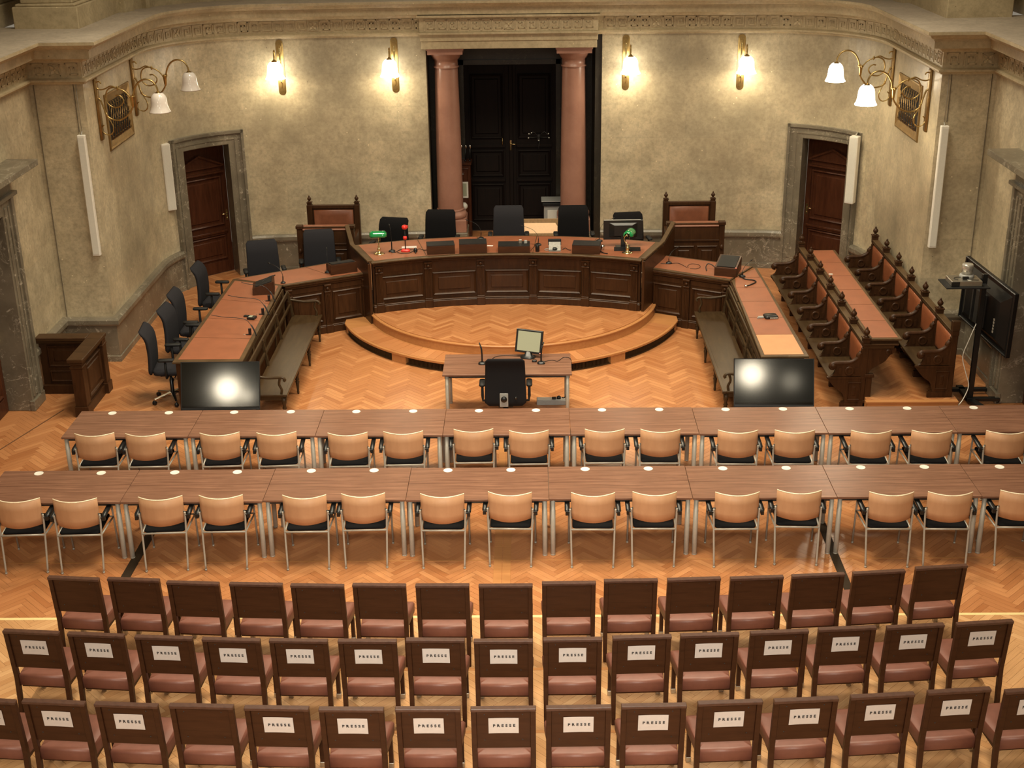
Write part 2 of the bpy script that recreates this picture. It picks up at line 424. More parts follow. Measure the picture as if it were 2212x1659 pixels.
# entablature: mouldings, frieze, cornice with its dusty ledge
mb = MB()
full.sweep(mb, 0, FT, [(0, 4.36), (.03, 4.36), (.04, 4.385), (.075, 4.40), (.075, 4.425), (.05, 4.44), (.015, 4.445), (.015, 4.69), (0, 4.69)])
tr1 = structure(mb.build('trim_1', 'stone_plain'))
mb = MB()
full.sweep(mb, 0, FT, [(-.05, 4.68), (.05, 4.68), (.06, 4.70), (.10, 4.735), (.105, 4.75), (.22, 4.755), (.22, 4.86), (.235, 4.865), (.235, 4.885), (.26, 4.89), (.29, 4.91), (.32, 4.95), (.36, 4.96), (.36, 5.0), (-.05, 5.0)])
tr2 = structure(mb.build('trim_2', 'stone_plain'))
mb = MB(); full.sweep(mb, 0, FT, [(.35, 5.0), (.35, 5.006), (-1.35, 5.02), (-1.35, 5.0)]); structure(mb.build('trim_3', 'ledge'))
# upper storey
mb = MB()
full.sweep(mb, LEFT.s[3]+.2, mir(LEFT.s[3]+.2), [(-.34, 5.0), (-.34, 9.0), (-.6, 9.0), (-.6, 5.0)])
for sg in (-1, 1):
    for yy in (23.2, 24.05):
        pass
for f in (fL, fR):
    for (a, b_) in ((S_ARC+.35, S_ARC+.62), (S_ARC+.9, S_ARC+.98)): full.box(mb, *f(a, b_), -.34, -.24, 5.0, 9.0)
structure(mb.build('wall_upper', 'stone_plain'))
for sg, nm in ((-1, 'left'), (1, 'right')):
    mb = MB(); X = lambda v: CX+sg*v
    def bb(x0, x1, y0, y1, z0, z1): mb.box(min(X(x0), X(x1)), max(X(x0), X(x1)), y0, y1, z0, z1)
    bb(6.62, 7.62, 20.9, 23.0, 5.0, 5.34); bb(6.66, 7.58, 20.94, 23, 5.34, 5.38); bb(6.72, 7.52, 21.02, 23, 5.38, 9)
    bb(7.9, 9.5, 20.3, 23, 5.0, 5.34); bb(7.96, 9.5, 20.38, 23, 5.34, 9); bb(6.9, 9.5, 22.2, 23.2, 5, 9)
    bb(8.3, 8.6, YS, 20.6, 5.0, 9)
    structure(mb.build('wall_upper_'+nm, 'stone_plain', bevel=.012))
# projecting block of the portal
mb = MB()
mb.box(PX-1.60, PX+1.60, 24.44, 25.0, 4.44, 4.70); mb.box(PX-1.62, PX+1.62, 24.40, 25.0, 4.40, 4.44); mb.box(PX-1.60, PX+1.60, 24.46, 25.0, 4.28, 4.40); mb.box(PX-1.585, PX+1.585, 24.48, 25.0, 4.14, 4.28)
mb.box(PX-1.64, PX+1.64, 24.36, 25.0, 4.70, 4.74)
portal = structure(mb.build('trim_4', 'stone_plain', bevel=.006))

# Greek key pieces, one object each
def key_mesh():
    mb = MB(); U, H, wd, th = .196, .175, .021, .011
    P = [(0, 0), (0, 1), (.86, 1), (.86, .14), (.3, .14), (.3, .66), (.6, .66), (.6, .42)]
    for (a, b) in zip(P, P[1:]):
        x0, x1 = sorted((a[0]*U, b[0]*U)); z0, z1 = sorted((a[1]*H, b[1]*H))
        mb.box(x0-wd/2, x1+wd/2, -th, 0, z0-wd/2, z1+wd/2)
    return mb.mesh('greek_key', 'stone_plain')
def rosette_mesh():
    mb = MB(); s = .085
    for a in (0, pi/2, pi, 1.5*pi):
        M = Matrix.Rotation(a, 4, 'Y'); mb.box(-s, s, -.012, 0, s-.012, s, M)
    for a in (pi/4, 3*pi/4, 5*pi/4, 7*pi/4):
        M = Matrix.Rotation(a, 4, 'Y'); mb.poly([(0, -.004, 0), (.022, -.012, .05), (0, -.02, .095), (-.022, -.012, .05)], (0, .006, 0), M)
    mb.lathe([(0, -.02), (.018, -.014), (.022, 0)], (0, 0, 0), 8, Matrix.Rotation(-pi/2, 4, 'X'), caps=False)
    return mb.mesh('rosette', 'stone_plain')
KM, RM = key_mesh(), rosette_mesh()
def place_key(par, P0, ang, ros):
    o = bpy.data.objects.new('rosette' if ros else 'greek_key', RM if ros else KM); COL.objects.link(o); o.parent = par
    o.location = P0; o.rotation_euler = (0, 0, ang)
def keys(a, b, ros_every=9, start=4):
    n = int((b-a)/.205); st = (b-a)/n
    for i in range(n):
        t = a+st*(i+.5); rs = (i % ros_every == start)
        p0 = full.at(t-.09, .015, 0); p1 = full.at(t+.09, .015, 0); dv = p1-p0; an = atan2(dv.y, dv.x); p = full.at(t, .015, 0)
        if rs: place_key(tr1, (p.x, p.y, 4.567), an, True)
        else:
            q = p-Vector((cos(an), sin(an), 0))*.085; place_key(tr1, (q.x, q.y, 4.482), an, False)
c0 = LEFT.s[1]; c1 = LEFT.s[2]
keys(17.3-YS, c0-.03, 7, 5); keys(c0+.03, c1-.02, 4, 1); keys(c1+.04, TOT-.02, 12, 7)
keys(mir(TOT)+.02, mir(c1)-.04, 12, 4); keys(mir(c1)+.02, mir(c0)-.03, 4, 2); keys(mir(c0)+.03, mir(17.3-YS), 7, 1)
for i in range(15):
    x = PX-1.52+3.04*(i+.5)/15
    place_key(portal, (x, 24.44, 4.567) if i == 7 else (x-.085, 24.44, 4.482), 0, i == 7)

# dado
def dado(name, f):
    mb = MB()
    for a, b in ((18.12-YS, D0), (D3, TOT)):
        full.sweep(mb, *f(a, b), [(0, 0), (.06, 0), (.06, .09), (.045, .10), (.045, .60), (.09, .615), (.10, .64), (.10, .70), (.07, .735), (0, .74)])
    full.sweep(mb, *f(0, 15.3-YS), [(0, 0), (.06, 0), (.045, .60), (.10, .64), (.10, .70), (0, .74)])
    return structure(mb.build(name, 'marble'))
dado('baseboard_left', fL); dado('baseboard_right', fR)

# side doors in the curved corners
def panel(mb, x0, x1, z0, z1, y, M=None, mold=.03, d=.018, field=True):
    # a moulded frame standing proud of the plane y (towards -y) round a raised field
    def ring(i, yy): return [(x0+i, yy, z0+i), (x1-i, yy, z0+i), (x1-i, yy, z1-i), (x0+i, yy, z1-i)]
    R = [ring(0, y+.002), ring(.002, y-d*.6), ring(mold*.35, y-d), ring(mold*.7, y-d*.5), ring(mold, y+d*.3)]
    if field and min(x1-x0, z1-z0) > mold*2+.12: R += [ring(mold+.035, y+d*.3), ring(mold+.055, y-d*.45)]
    mb.loft(R, M, smooth=False)
def door_leaf(root, wdt, H, flip=1, mat='door_wood', handle=True):
    mb = MB(); mb.box(-wdt/2, wdt/2, 0, .06, 0, H); mb.box(-wdt/2, -wdt/2+.10, -.015, .01, 0, H); mb.box(wdt/2-.10, wdt/2, -.015, .01, 0, H)
    mb.box(-wdt/2+.1, wdt/2-.1, -.015, .01, 0, .22); mb.build('leaf', mat, root, bevel=.004)
    a, b = -wdt/2+.12, wdt/2-.12
    mb = MB(); panel(mb, a, b, .26, .72, -.005, mold=.045, d=.03); mb.build('lower_panel', mat, root)
    mb = MB(); panel(mb, a, b, .92, 1.86, -.005, mold=.05, d=.035); mb.build('upper_panel', mat, root)
    mb = MB(); mb.box(a-.05, b+.05, -.05, 0, .78, .82); mb.box(a-.02, b+.02, -.03, 0, .74, .78); mb.box(a-.06, b+.06, -.06, 0, 1.92, 1.955); mb.box(a-.02, b+.02, -.035, 0, 1.955, 2.03); mb.box(a-.06, b+.06, -.055, 0, 2.03, 2.05)
    mb.build('rail', mat, root, bevel=.005)
    mb = MB()
    mb.poly([(a-.06, -.055, 2.05), (b+.06, -.055, 2.05), (0, -.055, 2.27)], (0, .05, 0))
    for s_ in (-1, 1):
        e = (b+.06)*s_
        mb.poly([(e, -.085, 2.05), (e, -.085, 2.085), (0, -.085, 2.31), (0, -.085, 2.27)], (0, .03, 0))
    mb.box(a-.06, b+.06, -.08, -.05, 2.05, 2.07)
    mb.build('pediment', mat, root)
    hx = flip*(wdt/2-.06)
    mb = MB(); mb.cbox((hx, -.02, 1.10), (.035, .01, .2)); mb.tube([(hx, -.02, 1.13), (hx, -.06, 1.13), (hx-flip*.12, -.065, 1.13)], .009); mb.lathe([(0, 0), (.012, .0), (.012, .012)], (hx, -.03, 1.04), 8)
    mb.build('handle', 'brass_shiny', root)
for k, (f, sg) in enumerate(((fL, -1), (fR, 1))):
    mb = MB()
    for a, b in ((D0, D1), (D2, D3)):
        full.box(mb, *f(a, b), -.36, .05, 0, 2.76)
        out, inn = (a, a+.05) if a == D0 else (b-.05, b)
        full.box(mb, *f(out, inn), .05, .085, 0, 2.76)
        full.box(mb, *f(a+.1 if a == D0 else a+.12, b-.13 if a == D0 else b-.11), .05, .062, .25, 2.6)
    full.box(mb, *f(D1, D2), -.36, .05, 2.52, 2.76); full.box(mb, *f(D0, D3), .05, .085, 2.71, 2.76); full.box(mb, *f(D0+.07, D3-.07), .05, .062, 2.60, 2.63)
    fr = structure(mb.build('trim_%d' % (5+k), 'marble'))
    tm = (D1+D2)/2; t = tm if sg < 0 else mir(tm)
    p = full.at(t, -.30, 0); an = full.ang(t)+pi/2
    root = bpy.data.objects.new('door_%d' % (1+k), None); COL.objects.link(root); structure(root)
    root.location = (p.x, p.y, .01); root.rotation_euler = (0, 0, an)
    door_leaf(root, 1.12, 2.5, 1 if sg < 0 else -1)

# portal double door
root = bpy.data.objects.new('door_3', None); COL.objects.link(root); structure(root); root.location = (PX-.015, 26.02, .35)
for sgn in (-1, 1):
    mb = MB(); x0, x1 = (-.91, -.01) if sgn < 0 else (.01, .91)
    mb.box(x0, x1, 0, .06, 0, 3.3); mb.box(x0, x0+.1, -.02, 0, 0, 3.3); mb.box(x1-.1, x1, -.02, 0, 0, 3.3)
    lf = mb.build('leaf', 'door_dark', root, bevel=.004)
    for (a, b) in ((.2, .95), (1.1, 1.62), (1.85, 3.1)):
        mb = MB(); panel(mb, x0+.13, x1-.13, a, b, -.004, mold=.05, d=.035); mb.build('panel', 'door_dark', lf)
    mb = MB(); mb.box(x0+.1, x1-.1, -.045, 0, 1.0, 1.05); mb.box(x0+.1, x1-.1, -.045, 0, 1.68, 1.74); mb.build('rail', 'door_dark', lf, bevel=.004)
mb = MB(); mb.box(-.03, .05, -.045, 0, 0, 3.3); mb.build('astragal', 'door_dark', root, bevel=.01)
mb = MB(); mb.cbox((.0, -.05, 1.72), (.03, .01, .2)); mb.tube([(0, -.05, 1.75), (0, -.09, 1.75), (.13, -.095, 1.75)], .010); mb.build('handle', 'brass_shiny', root)
mb = MB(); mb.tube([(-.16, -.03, 1.87), (-.16, -.05, 1.85), (-.16, -.06, 1.78), (-.16, -.04, 1.72)], .009); mb.build('pull', 'brass', root)

# columns
for k, x in enumerate((-1.20, 1.145)):
    t = thing('column', 'polished pink marble column on the %s side of the dark portal' % ('left' if k == 0 else 'right'), 'column', (x, 24.87, .34))
    mb = MB(); mb.box(-.33, .33, -.33, .33, 0, .36); mb.build('pedestal', 'marble', t, bevel=.01)
    mb = MB(); mb.box(-.31, .31, -.31, .31, .36, .60); mb.build('plinth', 'marble_pink', t, bevel=.008)
    mb = MB(); mb.lathe([(.0, .6), (.29, .6), (.31, .64), (.31, .68), (.285, .72), (.25, .735), (.262, .75), (.262, .765), (.245, .78)], seg=32); mb.build('base', 'marble_pink', t)
    mb = MB(); mb.lathe([(.245, .78), (.242, 1.4), (.235, 2.1), (.222, 2.9), (.212, 3.42)], seg=32, caps=False); mb.build('shaft', 'marble_pink', t)
    mb = MB(); mb.lathe([(.212, 3.42), (.235, 3.425), (.235, 3.445), (.215, 3.455), (.213, 3.56), (.235, 3.575), (.25, 3.60), (.29, 3.67), (.295, 3.69), (0, 3.70)], seg=32); mb.box(-.32, .32, -.32, .32, 3.69, 3.765); mb.box(-.335, .335, -.335, .335, 3.765, 3.80); mb.build('capital', 'marble_pink', t)

# side-wall doorways in the niches with hooded marble frames
for k, sg in enumerate((-1, 1)):
    X = lambda v: CX+sg*v
    mb = MB()
    def bb(x0, x1, y0, y1, z0, z1): mb.box(min(X(x0), X(x1)), max(X(x0), X(x1)), y0, y1, z0, z1)
    for (y0, y1) in ((17.72, 18.12), (15.3, 15.7)):
        bb(6.96, 7.5, y0, y1, 0, 3.3); bb(6.93, 7.0, y0-.02, y1+.03, 0, .16); bb(6.94, 7, y0+.05, y0+.12, .2, 3.0); bb(6.94, 7, y0+.18, y0+.22, .2, 3.0); bb(6.92, 7, y0+.28, y0+.36, .16, 3.1)
    bb(6.96, 7.5, 15.7, 17.72, 2.9, 3.3); bb(6.90, 7.1, 15.25, 18.2, 3.1, 3.16); bb(6.9, 7.1, 15.2, 18.24, 3.3, 3.36)
    bb(6.80, 7.1, 15.1, 18.38, 3.36, 3.44); bb(6.66, 7.1, 15.0, 18.5, 3.44, 3.53)
    structure(mb.build('trim_%d' % (7+k), 'marble', bevel=.008))
    root = bpy.data.objects.new('door_%d' % (4+k), None); COL.objects.link(root); structure(root); root.location = (X(7.34), 16.71, .01); root.rotation_euler = (0, 0, pi/2 if sg < 0 else -pi/2)
    door_leaf(root, 2.0, 2.9, 1)

# ---------------------------------------------------------------- floors
def clipc(P, region):                 # clip a convex polygon by a convex counter-clockwise region
    for i in range(len(region)):
        a = region[i]; b = region[(i+1) % len(region)]; out = []
        ex, ey = b[0]-a[0], b[1]-a[1]
        def sd(p): return ex*(p[1]-a[1])-ey*(p[0]-a[0])
        for j in range(len(P)):
            p, q = P[j], P[(j+1) % len(P)]; dp, dq = sd(p), sd(q)
            if dp >= 0: out.append(p)
            if (dp > 0 and dq < 0) or (dp < 0 and dq > 0):
                t = dp/(dp-dq); out.append(tuple(p[k]+(q[k]-p[k])*t for k in range(len(p))))
        P = out
        if len(P) < 3: return []
    return P
PL, PWD, NN = .43, .0716, 6
def planks(region, z, ox=0, oy=0, skip=None):
    # herringbone laid at 45 degrees: yields clipped outlines of (x, y, u, v)
    xs = [p[0] for p in region]; ys = [p[1] for p in region]
    x0, x1, y0, y1 = min(xs), max(xs), min(ys), max(ys); W = PWD; L = PWD*NN; g = .0011
    c = cos(pi/4)
    out = []
    def w2(a, b): return (ox+(a-b)*c, oy+(a+b)*c)
    # t1=(1,1)W runs along +Y ; t2=(2n,0)W runs along (+X,+Y)
    imin = int((x0-ox)/(2*NN*W*c))-2; imax = int((x1-ox)/(2*NN*W*c))+2
    for i in range(imin, imax+1):
        bx, by = w2(2*NN*W*i, 0)
        kmin = int((y0-by)/(2*W*c))-2*NN; kmax = int((y1-by)/(2*W*c))+2*NN
        for k in range(kmin, kmax+1):
            for typ in (0, 1):
                if typ == 0: a0, b0, a1, b1 = 2*NN*i+k, k, 2*NN*i+k+NN, k+1
                else: a0, b0, a1, b1 = 2*NN*i+2*NN-1+k, k, 2*NN*i+2*NN+k, k+NN
                A0, B0, A1, B1 = a0*W+g, b0*W+g, a1*W-g, b1*W-g
                cx_, cy_ = w2((A0+A1)/2, (B0+B1)/2)
                if cx_ < x0-.25 or cx_ > x1+.25 or cy_ < y0-.25 or cy_ > y1+.25: continue
                r = (i*7919+k*104729+typ*31) % 997/997
                q = [(A0, B0), (A1, B0), (A1, B1), (A0, B1)]
                P = []
                for (a, b) in q:
                    xx, yy = w2(a, b); u, v = (a-A0, b-B0) if typ == 0 else (b-B0, a-A0)
                    P.append((xx, yy, u+r*7, v+r*3))
                if skip and skip(cx_, cy_): continue
                full_in = all((region[(m+1) % len(region)][0]-region[m][0])*(p[1]-region[m][1])-(region[(m+1) % len(region)][1]-region[m][1])*(p[0]-region[m][0]) >= 0 for m in range(len(region)) for p in P)
                Q = P if full_in else clipc(P, region)
                if len(Q) >= 3: out.append((Q, full_in, cx_, cy_, typ, r))
    return out
def planks_mesh(name, pls, z, th=.010, mat='parquet'):
    vs, fs, uv = [], [], []
    for (Q, fi, cx_, cy_, typ, r) in pls:
        n = len(Q); o = len(vs); zz = z-.0012+.0012*r
        vs += [(p[0], p[1], zz) for p in Q]+[(p[0], p[1], z-th) for p in Q]
        fs.append(tuple(range(o, o+n))); uv += [(p[2], p[3]) for p in Q]
        for i in range(n):
            j = (i+1) % n; fs.append((o+i+n, o+j+n, o+j, o+i)); uv += [(Q[i][2], Q[i][3]), (Q[j][2], Q[j][3])]*2
    me = bpy.data.meshes.new(name); me.from_pydata(vs, [], fs)
    ul = me.uv_layers.new(name='UVMap'); flat = [c for t in uv for c in t]; ul.data.foreach_set('uv', flat)
    me.materials.append(MT[mat]); me.update(); return me
def stuff(name, me, parent):
    o = bpy.data.objects.new(name, me); COL.objects.link(o); o.parent = parent; o['kind'] = 'stuff'; return o
def rect(x0, x1, y0, y1): return [(x0, y0), (x1, y0), (x1, y1), (x0, y1)]

mb = MB(); mb.box(-8.6, 8.7, 4.0, 26.6, -.25, -.010); fl = structure(mb.build('floor', 'joint'))
main = planks(rect(-7.35, 7.45, 11.92, 24.9), 0)
near = sorted([p for p in main if p[1] and 11.95 < p[3] < 13.6 and abs(p[2]) < 5.6], key=lambda p: p[3])[:300]
ids = set(id(p) for p in near); rest = [p for p in main if id(p) not in ids]
stuff('parquet', planks_mesh('parquet', rest, 0), fl)
proto_pl = {}
for p in near:
    if p[4] not in proto_pl:
        me = planks_mesh('parquet_block', [p], 0); me.transform(Matrix.Translation((-p[2], -p[3], 0))); proto_pl[p[4]] = me
    o = bpy.data.objects.new('parquet_block', proto_pl[p[4]]); COL.objects.link(o); o.parent = fl; o.location = (p[2], p[3], -.001*p[5])
# straight boards, seam and stage slots let into the floor
mb = MB(); mb.box(-.115, -.022, 11.95, 16.5, -.005, .0035); mb.build('centre_board', 'oak', fl, bevel=.0015)
mb = MB(); mb.box(-.016, .078, 11.95, 16.5, -.005, .0035); mb.build('centre_board', 'oak', fl, bevel=.0015)
mb = MB(); mb.box(-7, 7.1, 13.262, 13.285, -.005, .003); mb.build('seam_strip', 'oak', fl)
for x0, x1 in ((-4.30, -4.19), (3.70, 3.80)):
    mb = MB(); sl = .03 if x0 < 0 else .02
    mb.poly([(x0, 12.0, -.004), (x1, 12.0, -.004), (x1+sl, 14.3, -.004), (x0+sl, 14.3, -.004)], (0, 0, .008)); mb.build('stage_slot', 'slot', fl)
for x in (-6.02,):
    mb = MB(); mb.poly([(-6.95, 16.3, -.003), (-6.93, 16.3, -.003), (-6.48, 17.75, -.003), (-6.50, 17.75, -.003)], (0, 0, .006)); mb.build('threshold_line', 'joint', fl)
# tiers the spectators' chairs stand on
for k, (x0, x1, y1, z) in enumerate(((-7.3, 7.4, 11.92, .12), (-4.35, 4.53, 10.79, .24), (-4.35, 4.53, 9.66, .36))):
    mb = MB(); mb.box(x0, x1, 4.0, y1-.004, (0 if k == 0 else .12*k), z-.010); t = structure(mb.build('floor_tier', 'oak', bevel=.002))
    nb = [10.79, 9.66, 4.0][k]
    stuff('parquet', planks_mesh('parquet', planks(rect(x0, x1, (5.0 if k == 0 else (8.0 if k == 2 else 9.5)), y1-.045), z), z, mat='parquet_pale'), t)
    mb = MB(); mb.box(x0, x1, y1-.043, y1, z-.012, z+.001); mb.build('nosing', 'pale_strip' if k == 0 else 'oak', t, bevel=.002)

# dais: two rounded steps below the judges' bench
DX, DY = -.01, 21.85
def arc(R, h, n=48):        # counter-clockwise outline of the front segment, straight at the back
    a = math.acos(max(-1, min(1, (DY-h)/R))) if False else None
    th = math.asin(h/R); return [(DX+R*sin(-th+2*th*k/n), DY-R*cos(-th+2*th*k/n)) for k in range(n+1)]
def step(R, h, z0, z1, yb, mats):
    out = arc(R, h); mb = MB(); P = out+[(DX+h, yb), (DX-h, yb)]
    mb.poly([(x, y, z0) for x, y in P], (0, 0, z1-z0-.010)); return mb, out, P
mb, out2, P2 = step(2.92, 2.78, 0, .17, 21.4, None)
mb = MB(); inner = [(DX+(x-DX)*.965, DY+(y-DY)*.965) for x, y in out2]
mb.poly([(x, y, 0) for x, y in inner+[(DX+2.68, 21.4), (DX-2.68, 21.4)]], (0, 0, .13)); lower = structure(mb.build('dais_step', 'void'))
mb = MB(); mb.poly([(x, y, .13) for x, y in P2], (0, 0, .04)); mb.build('tread', 'oak', lower, bevel=.006)
pls = []
n = 44; th0 = math.asin(2.62/2.86)
for k in range(n):
    a0 = -th0+2*th0*k/n+.0006; a1 = -th0+2*th0*(k+1)/n-.0006
    Q = [(DX+r*sin(a), DY-r*cos(a), u, v) for (r, a, u, v) in ((2.52, a0, 0, 0), (2.875, a0, .3, 0), (2.875, a1, .3, .1), (2.52, a1, 0, .1))]
    if k % 2 == 0 or True: pls.append((Q[::1], True, 0, 0, 0, (k*37 % 11)/11))
stuff('tread_boards', planks_mesh('tread_boards', pls, .174, .006), lower)
# riser: heating grilles between solid blocks
def arcbox(mb, R0, R1, a0, a1, z0, z1, n=8, cx=DX, cy=DY, sgn=-1):
    rings = []
    for k in range(n+1):
        a = a0+(a1-a0)*k/n
        rings.append([(cx+r*sin(a), cy+sgn*r*cos(a), z) for r, z in ((R0, z0), (R1, z0), (R1, z1), (R0, z1))])
    return mb.loft(rings, smooth=False)
th = math.asin(2.78/2.92)
for (a0, a1) in ((-.70, -.60), (.575, .675), (-th, -th+.03), (th-.03, th)):
    mb = MB(); arcbox(mb, 2.80, 2.90, a0, a1, 0, .13, 4); mb.build('riser_block', 'oak', lower)
mb = MB(); arcbox(mb, 2.79, 2.895, -th, th, 0, .014, 40); arcbox(mb, 2.79, 2.895, -th, th, .118, .13, 40); mb.build('grille_frame', 'oak_dark', lower)
mb = MB(); nb = 300
for k in range(nb):
    a = -th+2*th*(k+.5)/nb
    if -.71 < a < -.59 or .565 < a < .685: continue
    M = Matrix.Translation((DX+2.86*sin(a), DY-2.86*cos(a), 0)) @ Matrix.Rotation(a, 4, 'Z')
    mb.box(-.0032, .0032, -.02, .02, .012, .12, M)
o = mb.build('grille_bars', 'oak_dark', lower); o['kind'] = 'stuff'
mb = MB(); out1 = arc(2.50, 2.44); P1 = out1+[(DX+2.44, 21.35), (DX-2.44, 21.35)]
mb.poly([(x*.992+DX*.008, DY+(y-DY)*.992, .165) for x, y in out1]+[(DX+2.42, 21.35, .165), (DX-2.42, 21.35, .165)], (0, 0, .14)); upper = structure(mb.build('dais_platform', 'oak'))
mb = MB(); mb.poly([(x, y, .300) for x, y in P1], (0, 0, .030)); mb.build('nosing', 'oak', upper, bevel=.008)
reg = [(DX+(x-DX)*.98, DY+(y-DY)*.98) for x, y in out1]+[(DX+2.39, 21.36), (DX-2.39, 21.36)]
stuff('parquet', planks_mesh('parquet', planks(reg, .34, -.01, .05), .341, .010), upper)
# raised floor behind the bench running into the portal
mb = MB(); mb.box(-2.75, 2.7, 21.35, 24.55, 0, .33); mb.box(PX-PW, PX+PW, 24.5, 26.2, 0, .33); bk = structure(mb.build('floor_bench', 'joint'))
stuff('parquet', planks_mesh('parquet', planks(rect(-2.72, 2.66, 22.2, 24.55), .34)+planks(rect(PX-PW, PX+PW, 24.55, 26.0), .34), .34), bk)
# low platform under the right-hand stalls
mb = MB(); mb.box(5.08, 6.36, 17.42, 22.9, 0, .157); pf = structure(mb.build('floor_stalls', 'oak'))
stuff('parquet', planks_mesh('parquet', planks(rect(5.08, 6.36, 17.49, 22.9), .17), .17), pf)
mb = MB(); mb.box(5.06, 6.36, 17.40, 17.485, .145, .172); mb.build('nosing', 'oak', pf, bevel=.005)

# wall vents behind brass scroll lamps
for k, sg in enumerate((-1, 1)):
    t = thing('wall_vent', 'brass-framed vent with crossed bars on the %s side wall' % ('left' if k == 0 else 'right'), 'vent', (CX+sg*6.3, 21.3, 3.17), pi/2 if sg < 0 else -pi/2)
    # local x along the wall, -y into the room
    w2, H = .67, .87
    mb = MB()
    def ring(i, yy): return [(-w2+i, yy, i), (w2-i, yy, i), (w2-i, yy, H-i), (-w2+i, yy, H-i)]
    mb.loft([ring(0, 0), ring(0, -.02), ring(.02, -.025), ring(.05, -.018), ring(.14, -.003), ring(.15, -.001)], caps=False, smooth=False)
    mb.build('frame', 'brass_dark', t)
    mb = MB(); mb.box(-w2+.14, w2-.14, -.004, .004, .14, H-.14); mb.build('backing', 'void', t)
    mb = MB(); a0, a1, b0, b1 = -w2+.14, w2-.14, .14, H-.14
    def seg(p, d):
        ts = []
        tmin, tmax = -9, 9
        for c, dd, lo, hi in ((p[0], d[0], a0, a1), (p[1], d[1], b0, b1)):
            q = sorted(((lo-c)/dd, (hi-c)/dd)); tmin = max(tmin, q[0]); tmax = min(tmax, q[1])
        if tmax-tmin > .03: mb.tube([(p[0]+d[0]*tmin, -.02, p[1]+d[1]*tmin), (p[0]+d[0]*tmax, -.02, p[1]+d[1]*tmax)], .0055, 4)
    for i in range(-9, 10):
        seg((i*.125, H/2), (.55, 1)); seg((i*.125, H/2), (-.55, 1))
    for i in range(8):
        for j in range(5): mb.lathe([(0, -.008), (.012, 0), (0, .008)], (a0+.06+i*.13, -.024, b0+.05+j*.12), 6, caps=False)
    mb.build('lattice', 'brass_dark', t)

# ============================================================ COURT FURNITURE
BX, BY = -.075, 15.5
def pol(r, a, z=0): return Vector((BX+r*sin(a), BY+r*cos(a), z))
def ringbox(mb, r0, r1, a0, a1, z0, z1, n=20):
    return mb.loft([[pol(r, a0+(a1-a0)*k/n, z) for r, z in ((r0, z0), (r1, z0), (r1, z1), (r0, z1))] for k in range(n+1)], smooth=False)
TH = radians(22.3); Z0, ZT = .34, 1.24
t = thing('judges_bench', 'long curved dark oak judges bench with five panelled bays and red leather top', 'desk', (0, 0, 0))
mb = MB(); ringbox(mb, 5.93, 6.0, -TH+.008, TH-.008, Z0, ZT-.03); mb.build('carcass', 'wood', t)
mb = MB(); ringbox(mb, 5.80, 6.93, -TH, TH, ZT-.028, ZT, 28); mb.build('desktop', 'wood_edge', t, bevel=.006)
mb = MB(); ringbox(mb, 5.845, 5.95, -TH+.004, TH-.004, ZT-.065, ZT-.028); ringbox(mb, 5.87, 5.96, -TH+.006, TH-.006, ZT-.10, ZT-.065); mb.build('cornice', 'wood', t, bevel=.008)
for k in range(5):
    a0 = -TH+.012+k*(2*TH-.024)/5; a1 = a0+(2*TH-.024)/5-.002
    mb = MB(); ringbox(mb, 5.895, 6.88, a0, a1, ZT+.0005, ZT+.003, 8); mb.build('leather_top', 'leather_desk', t, bevel=.001)
mb = MB(); ringbox(mb, 5.86, 5.95, -TH+.004, TH-.004, Z0, Z0+.115); ringbox(mb, 5.875, 5.95, -TH+.005, TH-.005, Z0+.115, Z0+.135); mb.build('plinth', 'wood', t, bevel=.008)
bay = (2*TH-.03)/5
for k in range(5):
    a = -TH+.015+bay*(k+.5); M = Matrix.Translation(pol(5.93, a)) @ Matrix.Rotation(-a, 4, 'Z'); hw = 5.93*bay/2-.075
    mb = MB(); panel(mb, -hw, hw, Z0+.19, Z0+.60, 0, M, .05, .032); mb.box(-hw-.02, hw+.02, -.012, .02, Z0+.67, Z0+.79, M); mb.build('front_panel', 'wood', t)
for k in range(6):
    a = -TH+.015+bay*k
    if k == 0: a += .009
    if k == 5: a -= .009
    M = Matrix.Translation(pol(5.93, a)) @ Matrix.Rotation(-a, 4, 'Z')
    mb = MB(); mb.box(-.058, .058, -.05, .01, Z0+.12, Z0+.80, M)
    for j in range(4): mb.box(-.042+.023*j, -.030+.023*j, -.062, -.04, Z0+.18, Z0+.66, M)
    mb.box(-.07, .07, -.085, .01, Z0, Z0+.14, M); mb.box(-.064, .064, -.07, .01, Z0+.14, Z0+.165, M)
    mb.box(-.066, .066, -.07, .01, Z0+.67, Z0+.69, M); mb.box(-.07, .07, -.08, .01, Z0+.77, Z0+.80, M)
    mb.lathe([(0, -.03), (.026, -.02), (.034, 0), (.026, .02), (0, .03)], M @ Vector((0, -.06, Z0+.73)), 8)
    mb.build('pilaster', 'wood', t, bevel=.004)
